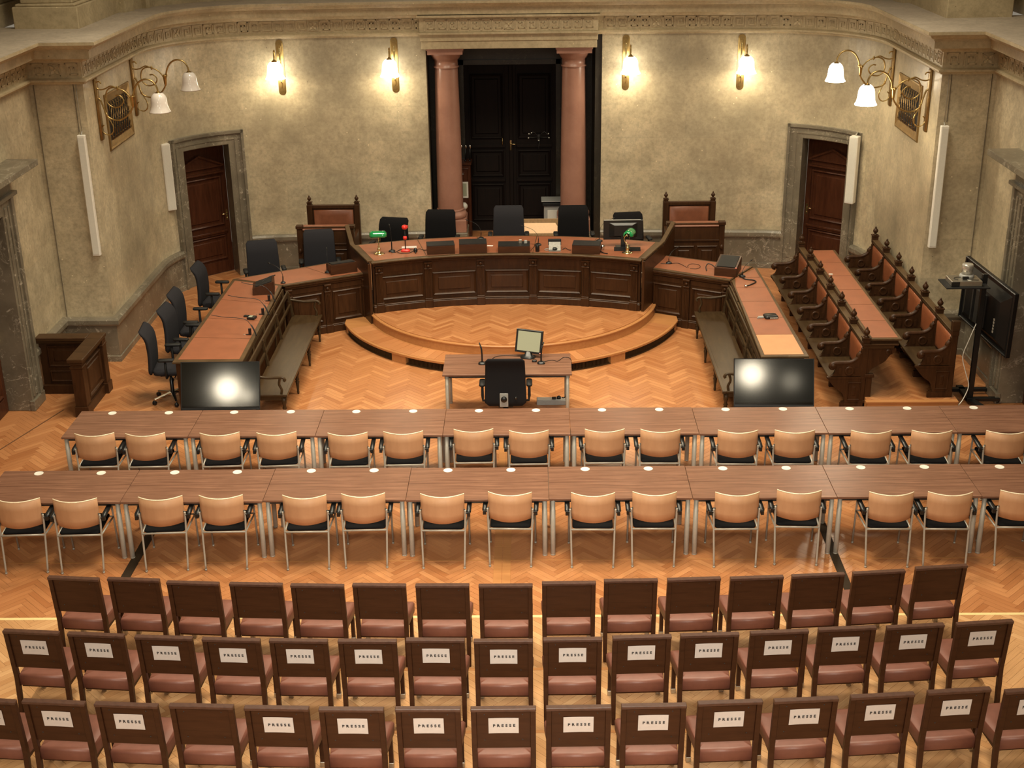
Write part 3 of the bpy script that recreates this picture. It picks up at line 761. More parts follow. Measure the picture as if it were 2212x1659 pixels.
for sg in (-1, 1):       # end panels, running back to the clerks' pews under a sloping rail
    a = sg*TH; p0 = pol(5.86, a); p1 = pol(6.93, a); e = Vector((cos(a), -sin(a), 0))*sg*.045; q = Vector((3.66*0+sg*2.86+BX*.5, 22.78, 0)) if True else None
    mb = MB(); z = Vector((0, 0, 1))
    mb.poly([p0+z*0, p1, p1+z*(ZT-.03), p0+z*(ZT-.03)], e); mb.poly([p1, q, q+z*(ZT+.04), p1+z*(ZT-.03)], e)
    mb.build('end_panel', 'wood', t, bevel=.004)
    mb = MB(); w_ = e*1.7; o_ = -e*.5
    mb.poly([p0+o_+z*(ZT-.01), p0+o_+w_+z*(ZT-.01), p0+o_+w_+z*(ZT+.025), p0+o_+z*(ZT+.025)], (p1-p0))
    mb.poly([p1+o_+z*(ZT-.01), p1+o_+w_+z*(ZT-.01), p1+o_+w_+z*(ZT+.025), p1+o_+z*(ZT+.025)], (q-p1)+z*.10)
    mb.build('end_rail', 'wood_edge', t, bevel=.005)

def front_run(t, A, B, zt, nb, z0=0.0, upto=None):
    # panelled desk front from A to B (seen from the court), bays and pilasters as parts
    A, B = Vector(A), Vector(B); d = (B-A); L = d.length; an = atan2(d.y, d.x)
    M = Matrix.Translation((A.x, A.y, z0)) @ Matrix.Rotation(an, 4, 'Z'); H = zt-z0
    mb = MB(); mb.box(0, L, 0, .04, 0, H-.03, M); mb.build('carcass', 'wood', t)
    mb = MB(); mb.box(0, L, -.05, .01, 0, .12, M); mb.box(0, L, -.035, .01, .12, .14, M); mb.build('plinth', 'wood', t, bevel=.006)
    mb = MB(); mb.box(0, L, -.045, .02, H-.07, H-.03, M); mb.box(0, L, -.025, .02, H-.11, H-.07, M); mb.build('cornice', 'wood', t, bevel=.006)
    bw = (L-.06)/nb
    for k in range(nb):
        x0, x1 = .03+bw*k+.09, .03+bw*(k+1)-.09
        mb = MB(); panel(mb, x0, x1, .20, H-.24, 0, M, .045, .03); mb.box(x0-.02, x1+.02, -.01, .02, H-.2, H-.12, M); mb.build('front_panel', 'wood', t)
    for k in range(nb+1):
        x = .03+bw*k; x = min(max(x, .055), L-.055)
        mb = MB(); mb.box(x-.05, x+.05, -.04, .01, .12, H-.1, M)
        for j in range(3): mb.box(x-.033+.026*j, x-.02+.026*j, -.052, -.03, .18, H-.28, M)
        mb.box(x-.06, x+.06, -.07, .01, 0, .14, M); mb.box(x-.057, x+.057, -.06, .01, H-.24, H-.22, M); mb.box(x-.06, x+.06, -.07, .01, H-.13, H-.10, M)
        mb.lathe([(0, -.03), (.025, -.02), (.032, 0), (.025, .02), (0, .03)], M @ Vector((x, -.045, H-.175)), 8)
        mb.build('pilaster', 'wood', t, bevel=.004)
def slab(pts, z0, z1): mb = MB(); mb.poly([(x, y, z0) for x, y in pts], (0, 0, z1-z0)); return mb
def leathers(t, quad, cuts, z, mats, mg=.055, gap=.006):
    # quad: near-a, near-b, far-b, far-a ; panels between the cuts along near -> far
    a, b, c, d = [Vector(p) for p in quad]
    for k, (u, v) in enumerate(zip(cuts, cuts[1:])):
        P = []
        for (s_, w_) in ((0, u), (1, u), (1, v), (0, v)):
            l = a.lerp(d, w_); r = b.lerp(c, w_); e = (r-l).normalized()
            l = l+e*mg; r = r-e*mg; P.append(l.lerp(r, s_))
        g = (P[3]-P[0]).normalized()*gap; P = [P[0]+g, P[1]+g, P[2]-g, P[3]-g]
        slab([(p.x, p.y) for p in P], z+.0005, z+.003).build('leather_top', mats[k] if isinstance(mats, list) else mats, t, bevel=.001)
ZD = .95
# left: slanting desk and wing
t = thing('side_desk', 'slanting panelled oak desk with red leather joining the bench on the left', 'desk')
Q = [(-3.70, 20.62), (-2.36, 21.30), (-2.80, 22.06), (-4.60, 20.98)]
slab(Q, ZD-.03, ZD).build('desktop', 'wood_edge', t, bevel=.005)
leathers(t, [Q[0], Q[3], Q[2], Q[1]], [.01, .60, .99], ZD, 'leather_desk', .05)
front_run(t, (-3.70, 20.68), (-2.42, 21.33), ZD, 2)
mb = MB(); mb.poly([(-4.5, 20.97, 0), (-2.84, 21.97, 0), (-2.84, 21.97, ZD-.03), (-4.5, 20.97, ZD-.03)], (.02, -.035, 0)); mb.build('back_board', 'wood', t)
t = thing('wing_desk', 'left wing desk with four worn red leather writing panels', 'desk')
Q = [(-4.66, 17.17), (-3.68, 17.17), (-3.72, 20.61), (-4.60, 20.97)]
slab(Q, ZD-.03, ZD).build('desktop', 'wood_edge', t, bevel=.005)
leathers(t, Q, [.025, .265, .49, .725, .985], ZD, 'leather_desk', .06)
mb = MB(); mb.box(-3.80, -3.72, 17.2, 20.6, 0, ZD-.03); mb.build('front_board', 'wood', t)
mb = MB(); mb.box(-4.62, -3.72, 17.2, 17.25, 0, ZD-.03); mb.build('end_board', 'wood', t)
mb = MB(); mb.box(-4.60, -4.55, 17.25, 20.8, .0, .1); mb.box(-4.6, -4.5, 19.0, 19.06, 0, ZD-.03); mb.box(-4.6, -4.5, 20.85, 20.91, 0, ZD-.03); mb.build('leg_frame', 'wood', t)
mb = MB()
for z in (.84, .62, .40): mb.box(-3.715, -3.70, 17.2, 20.55, z, z+.06)
for i in range(5): mb.box(-3.717, -3.695, 17.2+i*.83, 17.26+i*.83, .1, .9)
mb.build('front_battens', 'wood_edge', t, bevel=.003)
# right
t = thing('side_desk', 'slanting panelled oak desk with red leather joining the bench on the right', 'desk')
Q = [(2.24, 21.43), (3.56, 20.68), (4.04, 21.42), (2.46, 22.22)]
slab(Q, ZD-.03, ZD).build('desktop', 'wood_edge', t, bevel=.005)
leathers(t, [Q[0], Q[3], Q[2], Q[1]], [.01, .99], ZD, 'leather_desk', .05)
front_run(t, (2.28, 21.43), (3.56, 20.74), ZD, 2)
t = thing('wing_desk', 'right wing desk with leather panels, the nearest one new and pale orange', 'desk')
Q = [(3.50, 17.20), (4.16, 17.20), (4.10, 21.38), (3.58, 20.66)]
slab(Q, ZD-.03, ZD).build('desktop', 'wood_edge', t, bevel=.005)
def ylerp(y): return (y-17.2)/(20.66-17.2)
a, b, c, d = [Vector(p) for p in Q]
ys = [17.27, 18.08, 18.82, 19.58, 20.28, 20.80]
for k, (u, v) in enumerate(zip(ys, ys[1:])):
    P = [(3.555+(u-17.2)*.012, u+.006), (4.10-(u-17.2)*.008, u+.006), (4.10-(v-17.2)*.008, v-.006), (3.555+(v-17.2)*.012+(0 if k < 4 else .06), v-.006)]
    o = slab(P, ZD+.0005, ZD+.003).build('leather_top', 'leather_pale' if k == 0 else 'leather_desk', t, bevel=.001)
    if k == 0: o['label'] = 'pale orange new leather panel'
slab([(3.68, 20.815), (4.06, 20.815), (4.05, 21.27)], ZD+.0005, ZD+.003).build('leather_top', 'leather_desk', t)
mb = MB(); mb.box(3.56, 3.62, 17.24, 20.7, 0, ZD-.03); mb.build('front_board', 'wood', t)
mb = MB(); mb.box(3.6, 4.1, 17.24, 17.29, 0, ZD-.03); mb.build('end_board', 'wood', t)
mb = MB()
for z in (.84, .62, .40): mb.box(3.535, 3.56, 17.22, 20.6, z, z+.06)
for i in range(5): mb.box(3.53, 3.56, 17.22+i*.83, 17.28+i*.83, .1, .9)
mb.build('front_battens', 'wood_edge', t, bevel=.003)

# long low benches in front of the wings
def turned(mb, x, y, h, r=.026, M=None):
    mb.lathe([(r*.55, 0), (r*.75, .03), (r*.6, .06), (r, h*.42), (r*1.25, h*.5), (r*.7, h*.54), (r*1.3, h*.58), (r*.85, h*.66), (r*1.1, h*.75), (r*1.4, h*.78), (r*1.4, h)], (x, y, 0), 10, M)
def make_bench():
    t = thing('long_bench', 'x', 'bench')           # local: length along Y, seat towards +X, back at x=0
    L = 3.42
    mb = MB(); mb.box(.02, .50, -L/2, L/2, .425, .455); mb.box(.455, .51, -L/2-.01, L/2+.01, .42, .458); mb.build('seat', 'bench_wood', t, bevel=.006)
    mb = MB(); mb.box(.03, .47, -L/2+.03, L/2-.03, .36, .425); mb.build('seat_frame', 'bench_wood', t)
    for y in (-L/2+.05, -L/6, L/6, L/2-.05):
        mb = MB(); turned(mb, .45, y, .40); mb.build('leg', 'bench_wood', t)
        mb = MB(); M = Matrix.Translation((0, y, 0)); mb.poly([(.06, -.022, 0), (.10, -.022, 0), (.06, -.022, .44), (.0, -.022, .86), (-.04, -.022, .86), (.02, -.022, .44)], (0, .044, 0), M); mb.build('back_post', 'bench_wood', t, bevel=.004)
    for (z, h, x) in ((.80, .075, -.03), (.62, .05, .0)):
        mb = MB(); mb.box(x-.012, x+.018, -L/2+.02, L/2-.02, z, z+h); mb.build('back_rail', 'bench_wood', t, bevel=.006)
    for sg in (-1, 1):
        y = sg*(L/2-.04)
        mb = MB(); mb.tube(cat([(-.02, y, .74), (.10, y, .715), (.25, y, .695), (.38, y, .70), (.45, y, .70), (.485, y, .67), (.47, y, .645)]), .021, 8); mb.tube(cat([(.42, y, .455), (.43, y, .52), (.40, y, .60), (.42, y, .69)]), [.018]*19, 8); mb.build('arm', 'bench_wood', t)
    return t
b0 = make_bench()
inst(b0, 'long dark bench with curved arms in front of the left wing desk', (-3.60, 18.86, 0), 0, 'low benches before the wing desks')
inst(b0, 'long dark bench with curved arms in front of the right wing desk', (3.49, 18.86, 0), pi, 'low benches before the wing desks')

# carved stalls with leather backs
def finial(mb, M, k=1.0):
    mb.box(-.048*k, .048*k, -.048*k, .048*k, 0, .055*k, M); mb.box(-.058*k, .058*k, -.058*k, .058*k, .055*k, .072*k, M)
    mb.lathe([(.045*k, .072*k), (.026*k, .088*k), (.018*k, .10*k), (.040*k, .125*k), (.046*k, .15*k), (.030*k, .175*k), (.014*k, .19*k), (.018*k, .20*k), (.004*k, .222*k)], (0, 0, 0), 10, M)
def arm_poly():
    return cat([(0, .93), (-.045, .90), (-.05, .84), (-.085, .80), (-.085, .765), (-.14, .715), (-.22, .685), (-.36, .68), (-.43, .675), (-.462, .645), (-.45, .61), (-.415, .605), (-.40, .585), (-.405, .545), (-.425, .51), (-.46, .487)], n=3)
def stalls(label, loc, n, pitch_, fin_last, desk, posts_extra):
    t = thing('choir_stalls', label, 'stalls', loc)
    for k in range(n+1):
        y = k*pitch_; Tm = Matrix.Translation((0, y, 0))
        mb = MB(); mb.box(-.035, .045, -.03, .03, .02, 1.00, Tm); mb.box(-.045, .055, -.038, .038, .93, 1.0, Tm); mb.box(-.05, .055, -.036, .036, 0, .1, Tm)
        for z in (.87, .80, .74): mb.lathe([(0, -.02), (.018, -.01), (.018, .01), (0, .02)], (-.05-(.93-z)*.25, y, z-.02), 8)
        p = mb.build('post', 'wood', t, bevel=.004)
        if fin_last or k > 0:
            mb = MB(); finial(mb, Matrix.Translation((.005, y, 1.0))); mb.build('finial', 'wood', p)
        else:
            mb = MB(); mb.box(-.05, .06, -.04, .04, 1.0, 1.14, Tm); mb.build('post_cap', 'wood_h', p, bevel=.006)
        P = [(x, -.025, z) for x, z in arm_poly()]+[(0, -.025, .487)]
        mb = MB(); mb.poly(P, (0, .05, 0), Tm)
        top = [(x, 0, z) for x, z in arm_poly()][6:34]; mb.tube([Tm @ Vector(q) for q in top], .033, 8)
        mb.lathe([(0, -.04), (.034, -.04), (.040, 0), (.034, .04), (0, .04)], (0, 0, 0), 12, Tm @ Matrix.Translation((-.428, 0, .642)) @ Matrix.Rotation(pi/2, 4, 'X'))
        mb.lathe([(.040, -.034), (.056, -.038), (.068, -.034), (.068, .034), (.056, .038), (.040, .034)], (0, 0, 0), 14, Tm @ Matrix.Translation((-.20, 0, .57)) @ Matrix.Rotation(pi/2, 4, 'X'), caps=False)
        for q in (-.33, -.10): mb.cbox((q, 0, .57), (.045, .064, .10), Tm)
        mb.build('divider_arm', 'wood', t)
        # support under the seat
        P = cat([(-.50, .46), (-.46, .40), (-.41, .34), (-.36, .29), (-.29, .24), (-.245, .17), (-.235, .12)], n=3)+[Vector((-.235, .1)), Vector((-.28, .09)), Vector((-.28, 0)), Vector((.04, 0)), Vector((.04, .46))]
        mb = MB(); mb.poly([(v[0], -.028, v[1]) for v in P], (0, .056, 0), Tm)
        if k == 0:
            panel(mb, -.21, -.02, .12, .40, -.028, Tm, .025, .014); mb.box(-.30, .05, -.04, 0, 0, .08, Tm); mb.box(-.51, .05, -.036, 0, .455, .48, Tm)
        mb.build('side_panel', 'wood', t)
    for k in range(n):
        y0, y1 = k*pitch_+.03, (k+1)*pitch_-.03
        mb = MB(); mb.box(-.49, -.01, y0-.03, y1+.03, .465, .485); mb.build('seat', 'bench_wood', t, bevel=.004)
        mb = MB(); mb.box(-.012, .03, y0, y1, .485, .96); mb.build('back_board', 'wood', t)
        mb = MB(); R = []
        for (i, x) in ((.035, -.012), (.04, -.03), (.07, -.045), (.16, -.052)):
            R.append([(x, y0+i, .50+i*.6), (x, y1-i, .50+i*.6), (x, y1-i, .925-i*.6), (x, y0+i, .925-i*.6)])
        mb.loft(R); mb.build('leather_back', 'leather_stall', t)
        mb = MB(); mb.box(-.035, .045, y0, y1, .93, .975); mb.box(-.045, .055, y0, y1, .975, .995); mb.build('top_rail', 'wood_edge', t, bevel=.004)
    if desk:
        L = n*pitch_-.42
        mb = MB(); mb.box(.05, .50, -.03, L, 1.0+desk-.03, 1.0+desk); mb.build('desktop', 'wood_edge', t, bevel=.005)
        for k in range(n):
            y0 = .02+k*(L-.04)/n; mb = MB(); mb.box(.09, .455, y0+.006, y0+(L-.04)/n-.006, 1.0+desk, 1.003+desk); mb.build('leather_top', 'leather_desk', t, bevel=.001)
        mb = MB(); mb.box(.045, .46, -.0, L-.02, .93, .97+desk-.0); mb.build('desk_apron', 'wood', t, bevel=.004)
        mb = MB(); mb.box(-.03, .40, -.035, .0, .905, .955); mb.box(-.03, .46, -.045, .0, .955, .975); mb.build('desk_cornice', 'wood_h', t, bevel=.004)
        for k in (0, n//2, n-1):
            y = k*pitch_+.0 if k else 0
            P = cat([(.43, .905), (.43, .86), (.385, .82), (.35, .80), (.30, .72), (.22, .66), (.12, .60), (.05, .50)], n=3)
            mb = MB(); mb.poly([(v[0], y-.02, v[1]) for v in P]+[(.03, y-.02, .50), (.03, y-.02, .905)], (0, .04, 0))
            mb.lathe([(.02, -.03), (.045, -.03), (.045, .03), (.02, .03)], (0, 0, 0), 12, Matrix.Translation((.33, y, .85)) @ Matrix.Rotation(pi/2, 4, 'X'), caps=False)
            mb.build('bracket', 'wood', t)
        mb = MB(); mb.box(.03, .13, -.03, .02, 0, .47); mb.box(.02, .15, -.045, .03, .47, .52); mb.box(.02, .15, -.04, .03, 0, .12); mb.build('foot_pier', 'wood', t, bevel=.006)
        mb = MB(); mb.box(.03, .06, 0, L, 0, .93); mb.build('back_panel', 'wood', t)
    else:
        mb = MB(); mb.box(.03, .06, 0, n*pitch_, 0, .97); mb.build('back_panel', 'wood', t)
    return t
stalls('carved stalls row with six leather backs beside the right wing desk', (5.03, 17.62, 0), 6, .80, True, .05, 0)
stalls('carved stalls row with six leather backs against the right wall', (6.25, 17.59, .17), 6, .775, False, 0, 0)

# clerks' pews behind the slanting desks: high back with finials, panelled front
def pew(label, cx, w, w2):
    t = thing('clerk_pew', label, 'pew', (cx, 22.8, 0))
    H = 1.32
    mb = MB(); mb.box(-w/2, w/2, 0, .05, .0, H); mb.build('front_board', 'wood', t)
    for sg in (-1, 1):
        mb = MB(); x0, x1 = sorted((sg*.015, sg*(w/2-.07))); panel(mb, x0+.01, x1, .42, .92, 0, None, .04, .025); mb.build('front_panel', 'wood', t)
        mb = MB(); x = sg*w/2; mb.box(x-.045, x+.045, -.04, .06, 0, H+.0); mb.box(x-.06, x+.06, -.055, .075, H-.02, H+.035); mb.lathe([(.0, -.05), (.03, -.03), (.036, 0), (.03, .03), (0, .05)], (x, -.045, .9), 8); mb.build('front_post', 'wood', t, bevel=.005)
    mb = MB(); mb.box(-w/2+.04, w/2-.04, -.02, .0, 1.0, 1.03); mb.box(-w/2+.04, w/2-.04, -.015, 0, 1.03, H-.05); mb.build('frieze_rail', 'wood', t, bevel=.004)
    mb = MB(); mb.poly([(-w/2+.05, -.03, H-.03), (-w/2+.05, .16, H+.01), (-w/2+.05, .16, H-.03), (-w/2+.05, -.03, H-.06)], (w-.1, 0, 0)); mb.build('leather_ledge', 'leather', t, bevel=.012)
    mb = MB(); mb.box(-w2/2, w2/2, 1.08, 1.13, .2, 1.40); mb.build('back_board', 'wood', t)
    mb = MB(); mb.box(-w2/2, w2/2, 1.06, 1.14, 1.38, 1.44); mb.build('back_rail', 'wood', t, bevel=.006)
    mb = MB(); R = []
    for (i, y) in ((.05, 1.08), (.055, 1.062), (.08, 1.05), (.2, 1.045)): R.append([(-w2/2+i+.02, y, .6+i), (w2/2-i-.02, y, .6+i), (w2/2-i-.02, y, 1.39-i*.7), (-w2/2+i+.02, y, 1.39-i*.7)])
    mb.loft(R); mb.build('leather_back', 'leather', t)
    mb = MB(); mb.box(-w2/2, w2/2, .62, 1.08, .68, .73); mb.build('seat', 'wood', t)
    for sg in (-1, 1):
        x = sg*w2/2; mb = MB(); mb.box(x-.05, x+.05, 1.03, 1.15, .0, 1.45); p = mb.build('back_post', 'wood', t, bevel=.004)
        mb = MB(); finial(mb, Matrix.Translation((x, 1.09, 1.44)), .85); mb.build('finial', 'wood', p)
        mb = MB(); mb.box(x-.03, x+.03, .1, 1.06, .0, 1.0); mb.build('side_board', 'wood', t)
    return t
pew('high-backed clerk pew with two finials left of the judges bench', -3.30, .92, .87)
pew('high-backed clerk pew with two finials right of the judges bench', 3.24, .92, .86)

# angled wooden booth by the left doorway
t = thing('oak_booth', 'L-shaped dark oak panelled booth beside the left marble doorway', 'booth', (0, 0, 0))
mb = MB(); mb.box(-6.98, -6.12, 18.42, 18.47, 0, .84); mb.box(-6.98, -6.1, 18.36, 18.42, 0, .14); mb.build('back_board', 'wood', t, bevel=.004)
mb = MB(); panel(mb, -6.86, -6.2, .42, .76, 18.42, None, .04, .028); mb.build('upper_panel', 'wood', t)
mb = MB(); panel(mb, -6.86, -6.2, .18, .36, 18.42, None, .035, .025); mb.build('lower_panel', 'wood', t)
mb = MB(); mb.box(-6.15, -6.08, 17.56, 18.45, 0, .84); mb.build('side_board', 'wood', t)
Mr = Matrix.Translation((-6.08, 17.64, 0)) @ Matrix.Rotation(pi/2, 4, 'Z')
mb = MB(); panel(mb, .06, .76, .2, .72, 0, Mr, .045, .03); mb.box(0, .84, -.03, 0, 0, .13, Mr); mb.build('side_panel', 'wood', t)
for (x, y) in ((-6.12, 17.56), (-6.10, 18.46)):
    mb = MB(); mb.box(x-.085, x+.085, y-.085, y+.085, 0, .84); mb.box(x-.10, x+.10, y-.10, y+.10, 0, .16); mb.box(x-.095, x+.095, y-.095, y+.095, .74, .77); mb.build('post', 'wood', t, bevel=.005)
mb = MB(); mb.box(-6.235, -6.005, 17.44, 18.58, .84, .895); mb.box(-6.215, -6.025, 17.46, 18.56, .80, .84); mb.build('side_cap', 'wood_h', t, bevel=.008)
mb = MB(); mb.box(-7.0, -6.24, 18.34, 18.56, .84, .894); mb.box(-7.0, -6.24, 18.36, 18.54, .80, .84); mb.build('back_cap', 'wood_h', t, bevel=.008)

# ============================================================ TABLES
def make_table(W, D, name, legin=.045, grom=True, lbl='x', top='walnut', leg_r=.0285, lm='grey_metal'):
    t = thing(name, lbl, 'table')       # origin: centre of the near edge on the floor
    mb = MB(); mb.box(-W/2+.0015, W/2-.0015, 0, D, .715, .74); mb.build('tabletop', top, t, bevel=.002)
    mb = MB(); mb.box(-W/2+.06, W/2-.06, .05, .09, .67, .714); mb.box(-W/2+.06, W/2-.06, D-.09, D-.05, .67, .714); mb.box(-W/2+.03, -W/2+.07, .05, D-.05, .66, .714); mb.box(W/2-.07, W/2-.03, .05, D-.05, .66, .714)
    mb.build('frame', 'dark_grey', t)
    for sx in (-1, 1):
        for y in (.05, D-.05):
            x = sx*(W/2-legin); mb = MB()
            mb.lathe([(leg_r*.93, .01), (leg_r, .012), (leg_r, .57), (leg_r*.9, .572), (leg_r*.9, .713)], (x, y, 0), 12); mb.lathe([(leg_r*1.02, 0), (leg_r*1.02, .012)], (x, y, 0), 12); mb.build('leg', lm, t)
    if grom:
        for sx in (-1, 1):
            mb = MB(); mb.lathe([(.054, .740), (.054, .7432), (.050, .7445), (.044, .7425), (0, .7425)], (sx*.37, D-.075, 0), 20); mb.build('cable_grommet', 'white', t)
    return t
tb = make_table(1.593, .83, 'office_table'); tb2 = make_table(1.609, .83, 'office_table')
rng = random.Random(3)
def tab_label(k, n, row):
    o = ['leftmost', 'second from the left', 'third from the left', 'fourth from the left', 'fourth from the right', 'third from the right', 'second from the right', 'rightmost'][k]
    return 'walnut-top table with grey tube legs, %s in the %s table row' % (o, row)
for k in range(8):
    inst(tb, tab_label(k, 8, 'far'), (-5.57+1.595*(k+.5), 15.13-.006*k+rng.uniform(-.008, .008), 0), 0, 'far row of walnut tables')
for k in range(8):
    inst(tb2, tab_label(k, 8, 'near'), (-5.93+1.611*(k+.5), 13.345+rng.uniform(-.012, .012), 0), 0, 'near row of walnut tables')
wt = make_table(1.80, .80, 'witness_table', .06, False, 'single walnut-top table facing the judges on the open floor', leg_r=.026)
wt.location = (-.012, 17.14, 0)

# ============================================================ CHAIRS
def presse_chair(with_sign):
    t = thing('spectator_chair', 'x', 'chair')      # faces +Y; origin under the rear posts
    W = .515; H = .93
    def yb(z): return -.055*max(0, (z-.40)/.53)
    for sg in (-1, 1):
        x = sg*(W/2-.024); mb = MB(); R = []
        for z in (0, .40, .62, H-.012):
            y = yb(z)-(.03*(1-z/.4) if z < .4 else 0); hw = .021 if z > .01 else .018
            R.append([(x-hw, y-.022, z), (x+hw, y-.022, z), (x+hw, y+.022, z), (x-hw, y+.022, z)])
        mb.loft(R, smooth=False); mb.build('rear_leg', 'presse_wood', t, bevel=.003)
        mb = MB(); x = sg*(W/2-.035); mb.box(x-.018, x+.018, .40, .436, .045, .34); p = mb.build('front_leg', 'presse_wood', t)
        mb = MB(); mb.box(x-.022, x+.022, .396, .440, 0, .05); mb.build('metal_cap', 'steel', p, bevel=.003)
    mb = MB(); z0, z1 = .515, H-.03; w = W/2-.045
    mb.poly([(-w, yb(z0)-.004, z0), (-w, yb(z0)+.018, z0), (-w, yb(z1)+.018, z1), (-w, yb(z1)-.004, z1)], (2*w, 0, 0)); bp = mb.build('backrest', 'presse_wood', t, bevel=.002)
    mb = MB()
    for sx in (-1, 1):
        for z in (.60, .86): mb.lathe([(0, 0), (.006, 0), (.005, .003), (0, .003)], (0, 0, 0), 6, Matrix.Translation((sx*.15, yb(z)-.004, z)) @ Matrix.Rotation(pi/2, 4, 'X'))
    mb.build('screw', 'dark_grey', bp, kind='stuff')
    mb = MB(); y = yb(H); mb.box(-W/2+.001, W/2-.001, y-.026, y+.024, H-.028, H); mb.build('top_rail', 'top_rail', t, bevel=.004)
    mb = MB(); R = []
    for (z, i) in ((.315, .0), (.32, -.004), (.405, -.006), (.422, .004), (.430, .03), (.434, .09)):
        x0 = W/2-.006-i; R.append(rrect(2*x0, .475-2*i, .02, .235, z, 3))
    # rear corners are notched round the posts by keeping the rear edge between them
    R2 = []
    for r in R: R2.append([(max(-w, min(w, p[0])) if p[1] < .05 else p[0], p[1], p[2]) for p in r])
    mb.loft(R2); mb.build('seat', 'leather_seat', t)
    mb = MB(); mb.box(-W/2+.04, W/2-.04, .03, .42, .28, .315); mb.build('seat_frame', 'presse_wood', t)
    if with_sign:
        an = math.atan(.055/.53); zc = .75; M = Matrix.Translation((0, yb(zc)-.0075, zc)) @ Matrix.Rotation(an, 4, 'X')
        mb = MB(); n = 6; hw, hh = .119, .078; vs = []; fs = []
        for i in range(n+1):
            u = -1+2*i/n; b = .0025*(u*u)
            for vv in (-1, 1): vs.append((u*hw, -b, vv*hh+.0)); 
        for i in range(n): fs.append((2*i, 2*i+2, 2*i+3, 2*i+1))
        mb.add(vs, fs, False, M); mb.add([Vector(v)+Vector((0, .0006, 0)) for v in vs], [f[::-1] for f in fs], False, M)
        s_ = mb.build('paper_sign', 'paper', t, recalc=False)
        s_['label'] = 'white paper sign reading PRESSE'
        cu = bpy.data.curves.new('lettering', 'FONT'); cu.body = 'PRESSE'; cu.size = .036; cu.space_character = 1.75; cu.align_x = 'CENTER'; cu.align_y = 'CENTER'; cu.extrude = .0003; cu.offset = .0014; cu.resolution_u = 3
        to = bpy.data.objects.new('lettering', cu); COL.objects.link(to); dg = bpy.context.evaluated_depsgraph_get(); me = bpy.data.meshes.new_from_object(to.evaluated_get(dg)); bpy.data.objects.remove(to)
        me.transform(Matrix.Translation((0, -.0032, 0))@M @ Matrix.Rotation(pi/2, 4, 'X')@Matrix.Translation((.004, 0, 0))); me.materials.clear(); me.materials.append(MT['ink'])
        o = bpy.data.objects.new('lettering', me); COL.objects.link(o); o.parent = s_
    return t
ch_sign = presse_chair(True); ch_plain = presse_chair(False)
ROWA = [(-4.1, 11.15), (-3.51, 11.12), (-2.92, 11.05), (-2.31, 11.02), (-1.72, 10.99), (-1.13, 10.99), (-0.53, 10.98), (0.07, 10.97), (0.67, 11.01), (1.26, 11.05), (1.86, 11.07), (2.46, 11.09), (3.05, 11.13), (3.64, 11.18), (4.26, 11.27)]
ROWB = [(-4.1, 10.02), (-3.51, 9.97), (-2.9, 9.92), (-2.3, 9.88), (-1.71, 9.86), (-1.11, 9.85), (-0.52, 9.86), (0.07, 9.84), (0.67, 9.86), (1.27, 9.89), (1.86, 9.92), (2.47, 9.96), (3.07, 10.01), (3.67, 10.04), (4.29, 10.09)]
ROWC = [(-4.04, 8.84), (-3.48, 8.81), (-2.89, 8.77), (-2.29, 8.75), (-1.69, 8.72), (-1.1, 8.7), (-0.5, 8.7), (0.09, 8.7), (0.68, 8.71), (1.27, 8.73), (1.87, 8.77), (2.47, 8.8), (3.08, 8.85), (3.7, 8.91), (4.31, 8.92)]
for (row, z, rn, gp) in ((ROWA, .12, 'far row of wooden chairs', 'wooden chairs without signs, far row'), (ROWB, .24, 'middle row of wooden chairs', 'wooden press chairs, middle row'), (ROWC, .36, 'nearest row of wooden chairs', 'wooden press chairs, nearest row')):
    for k, (x, y) in enumerate(row):
        plain = z < .2 or (row is ROWC and k == 3)
        rz = .026*x*.9+rng.uniform(-.01, .01)
        a = (.055+.0)  # the back leans out behind the feet
        what = 'dark wooden chair with red-brown leather seat' if plain else 'dark wooden chair with white PRESSE sign'
        inst(ch_plain if plain else ch_sign, '%s, %s in the %s' % (what, ORD[k].replace('middle one, ', ''), rn.replace(' of wooden chairs', '')), (x, y+a, z), rz, gp)

